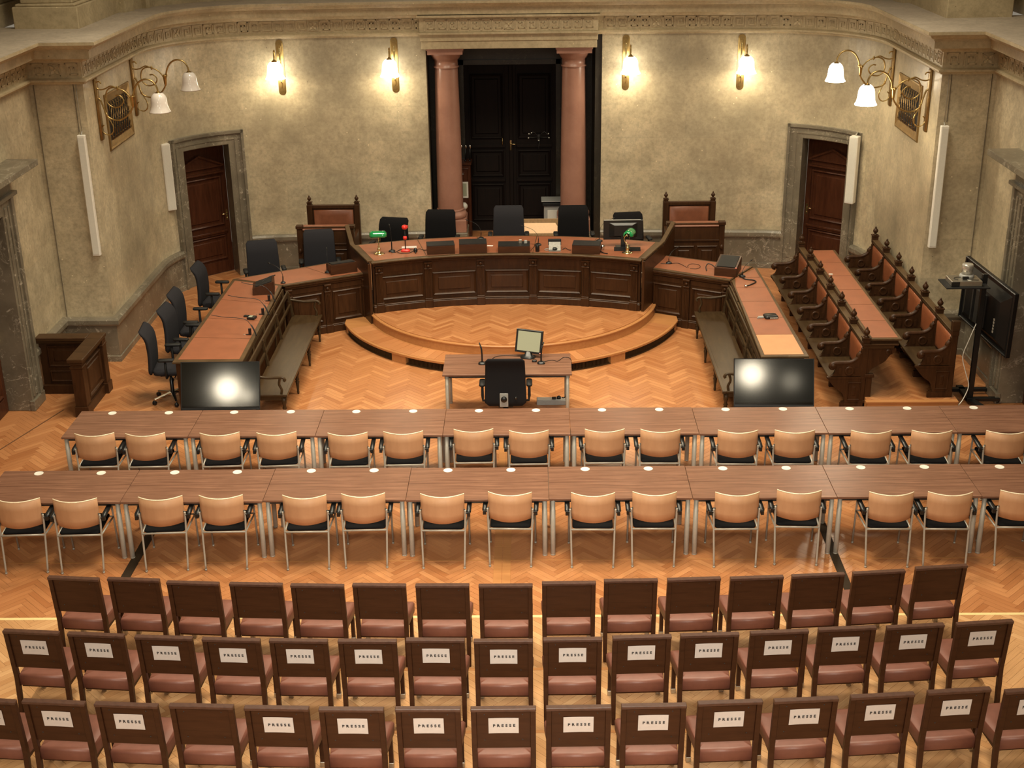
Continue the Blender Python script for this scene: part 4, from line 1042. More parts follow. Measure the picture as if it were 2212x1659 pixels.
def beech_chair():
    t = thing('stacking_chair', 'x', 'chair')       # faces +Y; origin under the rear feet
    for sg in (-1, 1):
        mb = MB(); mb.tube(cat([(sg*.232, -.095, .012), (sg*.240, -.05, .30), (sg*.244, -.025, .46), (sg*.25, -.015, .62), (sg*.252, -.02, .70)], n=4), .0115, 8); mb.lathe([(.014, 0), (.014, .02)], (sg*.232, -.095, 0), 8); mb.build('rear_leg', 'grey_metal', t)
        mb = MB(); mb.tube([(sg*.262, .47, .012), (sg*.262, .43, .45), (sg*.264, .40, .655)], .0115, 8); mb.lathe([(.014, 0), (.014, .02)], (sg*.262, .47, 0), 8); mb.build('front_leg', 'grey_metal', t)
        mb = MB(); mb.tube([(sg*.252, -.02, .66), (sg*.283, .0, .655)], .010, 6); mb.tube([(sg*.262, .40, .655), (sg*.283, .34, .668)], .010, 6); mb.loft([rrect(.05, .35, .02, .17, .655, 3, sg*.287), rrect(.054, .36, .022, .17, .665, 3, sg*.287), rrect(.05, .35, .02, .17, .682, 3, sg*.287)]); mb.cbox((sg*.287, -.005, .645), (.035, .04, .05)); mb.build('armrest', 'plastic', t, bevel=.002)
    mb = MB(); mb.tube([(-.243, -.028, .448), (.243, -.028, .448)], .011, 8); mb.tube([(-.262, .43, .44), (.262, .43, .44)], .010, 8)
    for sg in (-1, 1): mb.tube([(sg*.243, -.028, .448), (sg*.262, .43, .44)], .010, 8)
    mb.build('seat_frame', 'grey_metal', t)
    mb = MB(); R = []
    for (z, i) in ((.452, .012), (.458, .0), (.474, .0), (.484, .015)): R.append(rrect(.455-2*i, .465-2*i, .04, .212, z, 4))
    mb.loft(R); mb.build('seat', 'fabric_black', t)
    # curved ply back
    n = 14; th = .013; hw = .2435
    def ring(z, tk=th):
        f, b = [], []
        for k in range(n+1):
            u = -1+2*k/n; y = -.100*(1-u*u)-.0-.03*(z-.55); f.append((u*hw*(1 if z > .6 else .985), y+tk, z)); b.append((u*hw*(1 if z > .6 else .985), y, z))
        return f+b[::-1]
    mb = MB(); dip = lambda r, s_: [(x, y, z+s_*(1-(x/hw)**2)) for x, y, z in r]
    mb.loft([dip(ring(.575), -.008), ring(.66), ring(.78), ring(.892)]); bk = mb.build('backrest', 'beech', t)
    mb = MB(); mb.loft([ring(.892), ring(.902)]); mb.build('back_edge', 'beech_edge', t)
    mb = MB()
    for sg in (-1, 1): mb.tube([(sg*.248, .0, .56), (sg*.236, -.006, .60)], .009, 6); mb.tube([(sg*.25, -.01, .68), (sg*.238, -.008, .71)], .009, 6)
    mb.build('bracket', 'dark_grey', t, kind='stuff')
    return t
bc = beech_chair()
R1 = [(-5.06, 14.87), (-4.43, 14.86), (-3.51, 14.86), (-2.81, 14.86), (-1.93, 14.83), (-1.25, 14.86), (-0.39, 14.91), (0.29, 14.86), (1.22, 14.88), (1.9, 14.86), (2.84, 14.82), (3.53, 14.81), (4.45, 14.78), (5.18, 14.77), (6.07, 14.74)]
R2 = [(-5.38, 13.11), (-4.74, 13.1), (-3.8, 13.14), (-3.13, 13.16), (-2.2, 13.15), (-1.55, 13.18), (-0.67, 13.16), (0.08, 13.19), (1.0, 13.16), (1.68, 13.17), (2.59, 13.15), (3.28, 13.19), (4.28, 13.13), (4.92, 13.12), (5.72, 13.15)]
rots1 = [-.04, -.04, -.05, -.06, -.03, -.03, -.02, -.01, .0, .02, .03, .02, .03, .03, .05]
rots2 = [-.05, -.04, -.06, -.02, -.01, -.03, .01, .04, .02, .02, .0, .05, .02, .03, .02]
for (R_, rt_, rn) in ((R1, rots1, 'far table row'), (R2, rots2, 'near table row')):
    for k, (x, y) in enumerate(R_):
        inst(bc, 'beech-backed chair with black seat, %s at the %s' % (ORD[k].replace('middle one, ', ''), rn), (x, y+.03, 0), -rt_[k], 'beech chairs pushed in at the '+rn)

def office_chair(mat, top=.62, seat_h=.48, rear_plate=False, name='office_chair'):
    t = thing(name, 'x', 'chair')           # faces +Y, origin under the column
    mb = MB()
    mb.loft([rrect(.42, .40, .10, .02, seat_h-.05), rrect(.52, .47, .11, .02, seat_h-.03), rrect(.53, .48, .11, .02, seat_h+.0), rrect(.51, .46, .10, .02, seat_h+.03), rrect(.40, .36, .08, .02, seat_h+.042)]); mb.build('seat', mat, t)
    # backrest lofted upwards: rounded foot, slight waist, top rolling back
    R = []; n = 16
    for k in range(n+1):
        v = k/n; z = seat_h-.02+top*v
        y = -.235+.035*sin(v*pi*.9)-.03*v-(.075*max(0, (v-.72)/.28)**2); w = .58-.05*v; tk = .062
        if v < .10: w *= sqrt(max(.05, 1-((.10-v)/.10)**2))*.25+.75; tk *= .55+.45*v/.1
        if v > .93: w *= sqrt(max(.0, 1-((v-.93)/.07)**2))*.12+.88; tk *= .5+.5*(1-v)/.07
        q = rrect(w, tk, tk*.46, y, z, 3); R.append([(x, yy-.022*(1-(2*x/w)**2), zz) for x, yy, zz in q])
    mb = MB(); mb.loft(R); mb.build('backrest', mat, t)
    for sg in (-1, 1):
        mb = MB(); mb.tube([(sg*.22, .0, seat_h-.05), (sg*.318, .0, seat_h-.04), (sg*.325, .0, seat_h+.03), (sg*.325, -.0, seat_h+.20)], [.018, .018, .02, .017], 8); a = mb.build('arm_post', 'plastic_matte', t)
        mb = MB(); mb.loft([rrect(.075, .23, .03, .02, seat_h+.20, 3, sg*.325), rrect(.085, .245, .036, .02, seat_h+.213, 3, sg*.325), rrect(.075, .23, .03, .02, seat_h+.232, 3, sg*.325)]); mb.build('arm_pad', 'plastic_matte', a)
    mb = MB(); mb.lathe([(.05, 0), (.028, .05), (.028, .22), (.02, .225), (.02, seat_h-.1)], (0, 0, .08), 12); mb.cbox((0, 0, seat_h-.07), (.2, .26, .05)); mb.cbox((0, -.2, seat_h-.05), (.07, .18, .02)); mb.tube([(.1, .1, seat_h-.07), (.24, .1, seat_h-.07)], .008, 6); mb.build('column', 'plastic', t)
    mb = MB()
    for k in range(5):
        a = 2*pi*k/5+.3; mb.loft([[Vector((cos(a)*r-sin(a)*q*w_, sin(a)*r+cos(a)*q*w_, z)) for q, z in ((-1, zz-h_), (1, zz-h_), (1, zz), (-1, zz))] for r, w_, zz, h_ in ((.03, .03, .125, .045), (.30, .016, .085, .022))], smooth=False)
    mb.build('star_base', 'chrome' if name == 'office_chair' else 'plastic', t, bevel=.003)
    for k in range(5):
        a = 2*pi*k/5+.3; p = (cos(a)*.30, sin(a)*.30, .03); mb = MB()
        M = Matrix.Translation(p) @ Matrix.Rotation(a+.5*k, 4, 'Z') @ Matrix.Rotation(pi/2, 4, 'Y')
        for q in (-.022, .012): mb.lathe([(0, q), (.028, q), (.03, q+.005), (.028, q+.012), (0, q+.012)], (0, 0, 0), 12, M)
        mb.tube([p, (p[0], p[1], .07)], .008, 6); mb.build('caster', 'plastic', t)
    if rear_plate:
        mb = MB(); M = Matrix.Translation((-.02, -.318, seat_h+.095)) @ Matrix.Rotation(-.0, 4, 'X'); mb.cbox((0, 0, 0), (.115, .016, .20), M); pl = mb.build('back_plate', 'grey_plastic', t, bevel=.006)
        mb = MB(); mb.lathe([(0, 0), (.038, 0), (.042, .012), (.042, .03), (.036, .04), (0, .042)], (0, 0, 0), 18, Matrix.Translation((-.02, -.326, seat_h+.115)) @ Matrix.Rotation(pi/2, 4, 'X')); mb.build('tension_knob', 'plastic', pl)
        mb = MB(); mb.lathe([(0, 0), (.018, 0), (.02, .02), (0, .025)], (0, 0, 0), 12, Matrix.Translation((.14, -.295, seat_h+.12)) @ Matrix.Rotation(pi/2, 4, 'X')); mb.build('knob', 'plastic', t)
    return t
oc_blk = office_chair('fabric_black'); oc_gry = office_chair('fabric_grey')
wc = office_chair('fabric', .72, .43, True, 'witness_chair'); wc.location = (-.03, 17.05, 0); wc['label'] = 'black swivel chair with grey rear plate at the single table'
G = 'swivel chairs behind the judges bench'
for (x, y, rz, mk, z, lb) in ((-2.16, 22.72, -.22, 0, .34, 'black swivel chair behind the green lamp at the left bench end'),
        (-1.30, 22.95, -.06, 0, .42, 'black swivel chair second from the left behind the judges bench'),
        (-.065, 22.98, 0, 1, .48, 'tall slate-grey swivel chair at the centre of the judges bench'),
        (1.10, 22.98, .02, 0, .47, 'black swivel chair second from the right behind the judges bench'),
        (2.10, 22.82, .15, 0, .37, 'black swivel chair behind the monitor at the right bench end')):
    o = inst([oc_blk, oc_gry][mk], lb, (x, y, .34), pi+rz, G)
    for c in o.children:
        if c.name.startswith('star') or c.name.startswith('caster'): continue
    o.scale = (1, 1, 1+(z-.34)*.85)
G = 'swivel chairs behind the left wing desk'
for (x, y, rz, lb) in ((-4.97, 18.10, -pi/2+.1, 'slate swivel chair nearest the camera behind the left wing desk'), (-4.92, 18.98, -pi/2-.05, 'slate swivel chair second nearest behind the left wing desk'),
        (-4.97, 19.75, -pi/2+.0, 'slate swivel chair third nearest behind the left wing desk'), (-4.93, 21.15, -pi/2-.03, 'slate swivel chair at the far end of the left wing desk'),
        (-4.28, 22.05, pi+.28, 'slate swivel chair at the corner beside the left door'), (-3.36, 22.35, pi+.15, 'slate swivel chair in front of the left clerk pew')):
    o = inst(oc_gry, lb, (x, y, 0), rz, G); o.scale = (1, 1, 1.07 if rz < 0 else (1.13 if x < -4 else 1.22))

# ============================================================ WALL LAMPS
def shade(mb, r=.158, h=.285):
    # opal bell, mouth at z=0
    mb.lathe([(r*.93, .012), (r, 0), (r*.97, .015), (r*.86, .05), (r*.785, .10), (r*.755, .15), (r*.72, h*.70), (r*.64, h*.84), (r*.50, h*.94), (r*.36, h)], seg=28, caps=False, wave=(.02, 9, r*.9))
    mb.lathe([(r*.30, h), (r*.42, .24), (r*.58, .205), (r*.68, .165), (r*.72, .11), (r*.80, .055), (r*.93, .012)], seg=28, caps=False, wave=(.02, 9, r*.9))
def glower(parent, loc, e):
    d = bpy.data.lights.new('bulb', 'POINT'); d.energy = e; d.color = (1, .87, .62); d.shadow_soft_size = .09
    o = bpy.data.objects.new('bulb_light', d); COL.objects.link(o); o.parent = parent; o.location = loc
def sconce(label, x, sgn):
    t0 = None
    # nearest point of the curved wall
    best = min(range(len(full.p)-1), key=lambda i: abs((full.p[i].x+full.p[i+1].x)/2-x)+(0 if full.p[i].y > 24 else 99))
    a, b = full.p[best], full.p[best+1]; k = (x-a.x)/(b.x-a.x); y = a.y+(b.y-a.y)*k; an = atan2(b.y-a.y, b.x-a.x)
    t = thing('wall_sconce', label, 'wall lamp', (x, y, 3.36), an, 'single-bell brass lamps either side of the portal')
    mb = MB()
    def cap(w, z0, z1, y0, y1):
        P = [(w*cos(q), z1-w+w*sin(q)) for q in [pi*k/10 for k in range(11)]]+[(w*cos(q), z0+w+w*sin(q)) for q in [pi+pi*k/10 for k in range(11)]]
        mb.poly([(px, y0, pz) for px, pz in P], (0, y1-y0, 0))
    cap(.065, 0, .98, -.018, 0); cap(.052, .015, .965, -.03, -.018); cap(.03, .05, .90, -.042, -.03); mb.build('back_plate', 'brass', t, bevel=.004)
    mb = MB(); mb.tube(cat([(0, -.04, .12), (.012, -.05, .20), (0, -.055, .26), (-.012, -.05, .22)]), .010, 6); mb.tube(cat([(0, -.04, .34), (0, -.07, .50), (0, -.08, .62), (0, -.05, .74), (0, -.035, .84)]), .012, 6); mb.build('plate_leaf', 'brass_shiny', t)
    mb = MB(); mb.tube(cat([(0, -.05, .55), (sgn*.075, -.12, .56), (sgn*.075, -.16, .64), (sgn*.075, -.17, .74), (sgn*.075, -.22, .82), (sgn*.075, -.29, .80), (sgn*.075, -.32, .70), (sgn*.075, -.32, .645)]), .014, 8); mb.build('arm', 'brass', t)
    mb = MB(); mb.lathe([(0, .685), (.02, .68), (.03, .66), (.052, .648), (.058, .64), (.058, .625), (0, .62)], (sgn*.075, -.32, 0), 16); mb.build('shade_holder', 'brass', t)
    m = MB(); shade(m, .178, .30); o = m.build('bell_shade', 'opal_lit', t); o.location = (sgn*.075, -.32, .34)
    glower(t, (sgn*.075, -.34, .34), 19)
    return t
sconce('lit brass wall lamp on the far left beside the left door', -4.18, -1)
sconce('lit brass wall lamp just left of the portal columns', -2.12, -1)
sconce('lit brass wall lamp just right of the portal columns', 2.08, 1)
sconce('lit brass wall lamp between the portal and the right door', 4.15, 1)

def scroll_lamp(label, sg, y, lit):
    t = thing('scroll_bracket_lamp', label, 'wall lamp', (CX+sg*6.3, y, 3.42), -pi/2 if sg > 0 else pi/2, 'large scroll-arm lamps by the wall vents')
    # local: -y out from the wall
    Mx = lambda pts: [(0, -(u), z) for u, z in pts]
    mb = MB(); mb.loft([rrect(.10, .03, .012, -.015, 0, 2), rrect(.13, .04, .015, -.02, .02, 2), rrect(.13, .04, .015, -.02, .92, 2), rrect(.10, .03, .012, -.015, .96, 2)]); mb.build('back_plate', 'brass_dark', t)
    def px(pts): return Mx([((x-640-(yy-285)*.095)/800+.03, .95-(yy-285)/890) for x, yy in pts])
    mb = MB()
    mb.tube(cat(px([(705, 372), (690, 345), (660, 345), (635, 372), (642, 415), (690, 448), (750, 440), (800, 412), (835, 405), (905, 432), (985, 470), (1040, 530), (1070, 575)])), .011, 6)
    mb.tube(cat(px([(900, 425), (830, 425), (780, 460), (762, 530), (770, 600), (805, 655), (860, 688), (920, 682), (960, 650), (978, 605), (965, 565), (925, 530), (880, 532)])), .011, 6)
    mb.tube(cat(px([(655, 560), (690, 580), (715, 640), (740, 710), (765, 790), (830, 845), (920, 860), (1000, 825), (1055, 760), (1085, 700), (1092, 660)])), .013, 6)
    mb.tube(cat(px([(770, 800), (800, 850), (835, 915), (850, 975), (840, 1030), (800, 1062), (745, 1045), (712, 1000), (712, 950), (738, 925)])), .009, 6)
    mb.build('scrolls', 'brass', t)
    mb = MB(); c = px([(1092, 690)])[0]
    mb.lathe([(.014, 0), (.022, .02), (.030, .10), (.036, .15), (.05, .165), (.036, .17), (.018, .175)], (c[0], c[1], c[2]), 12)
    for q in range(4): mb.lathe([(0, -.03), (.012, 0), (0, .03)], (c[0]+.04*cos(q*pi/2), c[1]+.04*sin(q*pi/2), c[2]+.17), 6)
    for (x0, y0) in ((905, 430), (768, 790)):
        d = px([(x0, y0)])[0]; mb.lathe([(0, -.04), (.02, -.01), (.02, .01), (0, .04)], d, 8)
    mb.build('cup', 'brass', t)
    mb = MB(); N_ = px([(1100, 545), (1102, 490), (1118, 430), (1150, 370), (1200, 330), (1255, 318), (1320, 340), (1365, 390), (1388, 440), (1398, 490)]); mb.tube(cat(N_), .014, 8); mb.build('arm', 'brass', t)
    e = N_[-1]
    mb = MB(); mb.lathe([(.01, .02), (.03, .0), (.062, -.015), (.062, -.035), (0, -.04)], e, 16); mb.build('shade_holder', 'brass', t)
    m = MB(); shade(m, .165, .295); o = m.build('bell_shade', 'opal_lit' if lit else 'opal', t); o.location = (e[0], e[1], e[2]-.305)
    if lit: glower(t, (e[0], e[1], e[2]-.30), 34)
scroll_lamp('unlit scroll-arm lamp left, further one by the left door', -1, 22.25, False)
scroll_lamp('unlit scroll-arm lamp left, nearer one over the vent', -1, 20.28, False)
scroll_lamp('lit scroll-arm lamp right, further one by the right door', 1, 22.4, True)
scroll_lamp('lit scroll-arm lamp right, nearer one over the vent', 1, 20.25, True)

# slim loudspeaker columns
for sg, nm in ((-1, 'left'), (1, 'right')):
    t = thing('column_speaker', 'tall slim white column loudspeaker on the %s pilaster' % nm, 'loudspeaker', (CX+sg*6.40, 19.74, 1.76))
    mb = MB(); mb.box(-.058, .058, -.10, -.02, 0, 1.86); mb.build('housing', 'offwhite', t, bevel=.008)
    mb = MB(); mb.box(-.046, .046, -.104, -.10, .03, 1.83); mb.build('grille', 'white', t)
    mb = MB(); mb.tube([(0, -.05, 1.86), (.0, -.0, 1.90)], .010, 6); mb.box(-.03, .03, -.02, 0, .2, .3); mb.box(-.03, .03, -.02, 0, 1.5, 1.6); mb.tube([(0, -.006, 1.9), (.0, -.006, 2.62)], .004, 4); mb.build('bracket', 'grey_metal', t, kind='stuff')
    x = -6.13 if sg < 0 else 6.03
    t = thing('corner_speaker', 'short white box loudspeaker beside the %s side door' % nm, 'loudspeaker', (x, 23.28, 1.54), .6*-sg)
    mb = MB(); mb.box(-.08, .08, -.09, .05, 0, 1.20); mb.build('housing', 'offwhite', t, bevel=.012)
    mb = MB(); mb.box(-.062, .062, -.094, -.09, .03, 1.17); mb.build('grille', 'white', t)
    mb = MB(); mb.tube([(0, 0, 1.20), (0, .06, 1.24), (0, .12, 1.24)], .012, 6); mb.build('bracket', 'grey_metal', t)

# ============================================================ SCREENS
def big_tv(label, x, y, z, rz, tilt, w=1.10, h=.66):
    t = thing('television', label, 'television', (x, y, z), rz)
    M = Matrix.Rotation(-tilt, 4, 'X')
    mb = MB(); mb.loft([[(-w/2, 0, 0), (w/2, 0, 0), (w/2, 0, h), (-w/2, 0, h)], [(-w/2, .03, 0), (w/2, .03, 0), (w/2, .03, h), (-w/2, .03, h)], [(-w/2+.12, .06, .1), (w/2-.12, .06, .1), (w/2-.12, .06, h-.12), (-w/2+.12, .06, h-.12)]], M, smooth=False); mb.build('casing', 'plastic', t, bevel=.004)
    mb = MB(); mb.box(-w/2+.012, w/2-.012, -.002, .001, .035, h-.012, M); mb.build('display', 'screen', t)
    mb = MB(); mb.box(-w/2, w/2, -.006, .0, 0, .014, M); mb.box(-w/2, w/2, -.006, .0, h-.010, h, M); mb.box(-w/2, -w/2+.010, -.006, 0, 0, h, M); mb.box(w/2-.010, w/2, -.006, 0, 0, h, M); mb.build('bezel', 'plastic_matte', t)
    # low floor stand
    mb = MB(); mb.box(-.04, .04, .16, .20, -z+.03, .30); mb.box(-.30, .30, .0, .36, -z, -z+.025); mb.cbox((0, .17, .26), (.3, .06, .2)); mb.build('stand', 'dark_grey', t, bevel=.004)
    return t
big_tv('big flat television in front of the left wing desk, facing the court', -3.95, 16.78, .39, .0, radians(21), 1.09, .665)
big_tv('big flat television in front of the right wing desk, facing the court', 3.635, 16.78, .37, -.03, radians(21), 1.09, .665)

# screen cart on the far right, seen from behind
t = thing('screen_cart', 'black rolling screen cart seen from behind, against the right wall', 'cart', (6.62, 17.72, 0))
mb = MB(); mb.box(-.035, .035, -.03, .03, .05, 1.95); mb.build('pole', 'plastic', t, bevel=.005)
mb = MB(); mb.poly([(-.05, -.06, .05), (.05, -.06, .05), (.16, -.42, .05), (.06, -.42, .05)], (0, 0, .05)); mb.box(-.05, .05, -.06, .5, .04, .09); mb.box(-.45, .48, .34, .42, .04, .09); mb.box(-.05, .42, -.05, .03, .05, .10); mb.build('base', 'plastic', t, bevel=.006)
for (x, y) in ((.11, -.42), (-.42, .38), (.45, .38), (.40, 0)):
    mb = MB(); mb.lathe([(0, -.02), (.026, -.02), (.028, 0), (.026, .02), (0, .02)], (0, 0, 0), 10, Matrix.Translation((x, y, .028)) @ Matrix.Rotation(pi/2, 4, 'Y')); mb.build('caster', 'plastic', t)
Ms = Matrix.Translation((.14, .25, 1.40)) @ Matrix.Rotation(radians(-84), 4, 'Z') @ Matrix.Rotation(radians(2), 4, 'Y')
mb = MB(); mb.box(-.80, .80, .02, .06, -.45, .45, Ms); mb.loft([[(-.74, .02, -.4), (.74, .02, -.4), (.74, .02, .4), (-.74, .02, .4)][::1], [(-.55, -.05, -.3), (.55, -.05, -.3), (.55, -.05, .25), (-.55, -.05, .25)]], Ms, smooth=False)
for sx in (-1, 1): mb.box(sx*.80-.02, sx*.80+.02, .0, .066, -.46, .46, Ms)
mb.box(-.82, .82, .0, .066, .44, .47, Ms); mb.box(-.82, .82, .0, .066, -.47, -.44, Ms); scr = mb.build('screen', 'plastic', t, bevel=.008)
mb = MB(); mb.box(-.78, .78, .058, .062, -.42, .42, Ms); mb.build('display', 'screen', scr)
mb = MB(); mb.box(-.14, .14, -.09, -.04, -.28, .20, Ms); mb.box(-.28, -.24, -.08, -.03, -.3, .22, Ms); mb.build('mount', 'dark_grey', scr)
mb = MB()
for k in range(5): mb.cbox((.44+.0*k, -.052, -.22+.045*k), (.03, .008, .03), Ms)
mb.build('ports', 'grey_metal', scr)
mb = MB(); mb.box(-.58, .02, -.22, .20, 1.80, 1.82); mb.build('shelf', 'plastic_matte', t, bevel=.004)
def cable(label, pts, r=.004, mat='plastic', cat_='cable', name='cable', grp=None):
    m = MB(); m.tube(cat(pts, n=5), r, 5); return tag(m.build(name, mat), label, cat_, grp)
t2 = thing('media_recorder', 'flat silver recorder box on the cart shelf', 'recorder', (6.33, 17.70, 1.82))
mb = MB(); mb.box(-.21, .21, -.15, .15, 0, .075); mb.build('case', 'steel', t2, bevel=.005)
mb = MB(); mb.box(-.212, -.10, -.153, -.14, .005, .07); mb.build('front_window', 'plastic', t2)
mb = MB(); mb.lathe([(.03, 0), (.032, .003), (0, .003)], (.05, -.08, .075), 14); mb.build('knob', 'white', t2)
t2 = thing('dome_camera', 'clear cylindrical camera housing standing on the silver recorder', 'camera', (6.38, 17.76, 1.895))
mb = MB(); mb.lathe([(.10, 0), (.10, .03), (.085, .045)], seg=20); mb.build('base', 'grey_plastic', t2)
mb = MB(); mb.lathe([(.072, .045), (.078, .17), (.07, .19), (.05, .195), (0, .196)], seg=20); mb.build('housing', 'glass', t2)
mb = MB(); mb.box(-.09, -.01, -.13, -.10, .0, .04); mb.build('connector', 'plastic', t2)
cable('coiled black lead lying on the silver recorder', [(6.22, 17.62, 1.90), (6.18, 17.68, 1.902), (6.24, 17.74, 1.902), (6.33, 17.70, 1.902), (6.36, 17.62, 1.902), (6.5, 17.6, 1.90)])
cable('pale cable hanging down beside the screen cart pole', [(6.56, 17.66, 1.24), (6.46, 17.6, 1.0), (6.40, 17.58, .78), (6.46, 17.56, .55), (6.52, 17.54, .35), (6.45, 17.5, .16), (6.36, 17.42, .06), (6.47, 17.33, .012), (6.56, 17.22, .012)], .007, 'white')
cable('black cables looping behind the cart screen', [(6.44, 17.72, 1.88), (6.60, 17.7, 1.86), (6.66, 17.72, 1.6), (6.66, 17.8, 1.35), (6.68, 17.9, 1.15), (6.70, 18.0, 1.2), (6.68, 17.85, 1.3)], .007)
cable('bundle of black cables on the floor at the cart foot', [(6.0, 17.30, .012), (6.1, 17.36, .03), (6.2, 17.30, .012), (6.28, 17.38, .03), (6.36, 17.30, .012), (6.42, 17.24, .02)], .012)

# ============================================================ THINGS ON THE WITNESS TABLE
def goose_mic(label, x, y, z, h, bend, r=.006, base=.055, grp=None, thick=False):
    t = thing('gooseneck_microphone', label, 'microphone', (x, y, z), 0, grp)
    mb = MB(); mb.loft([rrect(base*2, base*1.7, base*.6, 0, 0), rrect(base*2, base*1.7, base*.6, 0, .012), rrect(base*1.3, base*1.1, base*.4, 0, .028), rrect(base*.6, base*.5, base*.2, 0, .032)]); mb.build('base', 'plastic', t)
    pts = cat([(0, 0, .03), (0, 0, h*.5), (bend[0]*.35, bend[1]*.35, h*.85), (bend[0], bend[1], h)])
    n_ = len(pts); mb = MB(); mb.tube(pts, [(.012 if thick else r*(1.7 if i < n_*.22 else .7)) for i in range(n_)], 8); mb.build('neck', 'plastic', t)
    mb = MB(); d = (pts[-1]-pts[-3]).normalized(); mb.tube([pts[-1], pts[-1]+d*.05], [r*1.5, r*1.7], 8); mb.build('capsule', 'plastic', t)
    return t
goose_mic('upright black microphone left of the chair on the single table', -.37, 17.55, .741, .26, (-.02, .03), thick=True)
goose_mic('upright black microphone right of the monitor on the single table', .465, 17.55, .741, .26, (.02, .03), thick=True)
t = thing('small_monitor', 'small tilted flat monitor with pale blank screen on the single table', 'monitor', (.28, 17.80, .741), -.22)
mb = MB(); mb.loft([rrect(.22, .18, .08, 0, 0), rrect(.22, .18, .08, 0, .012), rrect(.12, .09, .04, .01, .03), rrect(.07, .05, .02, .02, .09)]); mb.build('foot', 'plastic', t)
M = Matrix.Translation((0, -.01, .065)) @ Matrix.Rotation(-.22, 4, 'X') @ Matrix.Rotation(.05, 4, 'Y')
mb = MB(); mb.box(-.195, .195, 0, .045, 0, .335, M); mb.build('casing', 'plastic', t, bevel=.006)
mb = MB(); mb.box(-.165, .165, -.003, .001, .03, .31, M); mb.build('display', 'screen_pale', t)
mb = MB(); mb.lathe([(0, 0), (.006, 0), (0, .003)], (0, 0, 0), 8, M@Matrix.Translation((.175, 0, .015))@Matrix.Rotation(pi/2, 4, 'X')); mb.build('power_button', 'led_red', t)
cable('thin dark cable running left from the small monitor to the microphone', [(.22, 17.82, .75), (.10, 17.84, .747), (-.05, 17.86, .747), (-.18, 17.82, .747), (-.26, 17.68, .747), (-.33, 17.60, .747)], .004)
cable('thin dark cable wandering to the right table edge', [(.50, 17.60, .747), (.62, 17.66, .747), (.70, 17.62, .747), (.78, 17.76, .747), (.87, 17.74, .748), (.893, 17.62, .746), (.895, 17.5, .70)], .004)
mb = MB(); mb.loft([rrect(.07, .05, .015, 0, 0), rrect(.07, .05, .015, 0, .02), rrect(.05, .035, .01, 0, .026)]); o = mb.build('table_switch', 'plastic'); o.location = (.37, 17.62, .741); tag(o, 'small black switch box beside the right microphone', 'switch')
cable('black cable dropping down the right leg of the single table', [(.85, 17.80, .70), (.855, 17.79, .5), (.84, 17.80, .3), (.82, 17.82, .14), (.80, 17.82, .10), (.77, 17.84, .095)], .008)
t = thing('cable_trough', 'pale grey cable trough on the floor between the table legs', 'trough', (.42, 17.86, 0))
mb = MB(); mb.box(-.02, .40, -.08, .06, .0, .07); mb.build('body', 'grey_plastic', t, bevel=.004)
mb = MB(); mb.box(-.01, .39, -.06, .04, .068, .075); mb.build('lid', 'white', t)
t = thing('power_plug', 'black plugs lying on the pale cable trough', 'plug', (.72, 17.84, .075))
mb = MB(); mb.loft([rrect(.06, .04, .015, 0, 0), rrect(.06, .05, .02, 0, .03), rrect(.03, .03, .01, 0, .045)]); mb.build('body', 'plastic', t)
mb = MB(); mb.cbox((-.07, -.01, .015), (.06, .045, .028)); mb.build('adapter', 'plastic', t, bevel=.004)

# ============================================================ THINGS ON THE JUDGES BENCH (z = 1.243)
ZB = 1.244
def bankers_lamp(label, x, y, rz):
    t = thing('bankers_lamp', label, 'desk lamp', (x, y, ZB), rz, 'green bankers lamps on the judges bench')
    mb = MB(); mb.lathe([(.085, 0), (.088, .008), (.07, .018), (.05, .022), (.03, .035), (.018, .05), (.026, .065), (.032, .085), (.022, .105), (.012, .12), (.02, .135), (.009, .15)], seg=20, wave=(.05, 8, .06)); mb.build('base', 'brass_shiny', t)
    mb = MB(); mb.tube(cat([(0, 0, .14), (0, .05, .20), (0, .055, .26), (0, -.01, .35)]), .007, 8); mb.tube([(-.125, -.01, .345), (.125, -.01, .345)], .006, 8); mb.tube([(-.125, -.01, .345), (-.13, -.03, .32)], .01, 6); mb.tube([(.125, -.01, .345), (.13, -.03, .32)], .01, 6); mb.build('stem', 'brass_shiny', t)
    mb = MB(); rings = []
    for k in range(9):
        u = -1+k/4; f = sqrt(max(.0, 1-abs(u)**5))*.35+.65 if abs(u) > .8 else 1
        ring = []
        for j in range(13):
            a = radians(-15)+radians(205)*j/12; ring.append((u*.142, -.03+.085*f*cos(a), .325+.080*f*sin(a)))
        rings.append(ring+[(x_, y_*.9+(-.02)*.1, z_*.985+.325*.015) for x_, y_, z_ in ring[::-1]])
    mb.loft(rings); mb.build('green_shade', 'green_glass', t)
    mb = MB(); mb.tube([(.03, -.02, .34), (.03, -.02, .22)], .0015, 4); mb.build('pull_chain', 'brass_shiny', t)
bankers_lamp('green bankers lamp at the left end of the bench, shade facing the court', -2.20, 21.36, .05)
bankers_lamp('green bankers lamp at the right end of the bench, turned sideways', 1.93, 21.28, 1.25)
goose_mic('slender black microphone right of the left green lamp', -2.00, 21.50, ZB, .42, (-.02, .03))
t = thing('red_stand_light', 'black stem with red head, red middle knob and red base', 'signal lamp', (-1.77, 21.50, ZB))
mb = MB(); mb.loft([rrect(.15, .09, .03, 0, 0), rrect(.15, .09, .03, 0, .02), rrect(.10, .06, .02, 0, .04)]); mb.build('base', 'red', t)
mb = MB(); mb.tube([(0, 0, .03), (0, 0, .40)], .009, 8); mb.build('stem', 'plastic', t)
mb = MB(); mb.lathe([(0, .20), (.03, .21), (.034, .235), (.028, .26), (0, .265)], seg=14); mb.build('middle_knob', 'red', t)
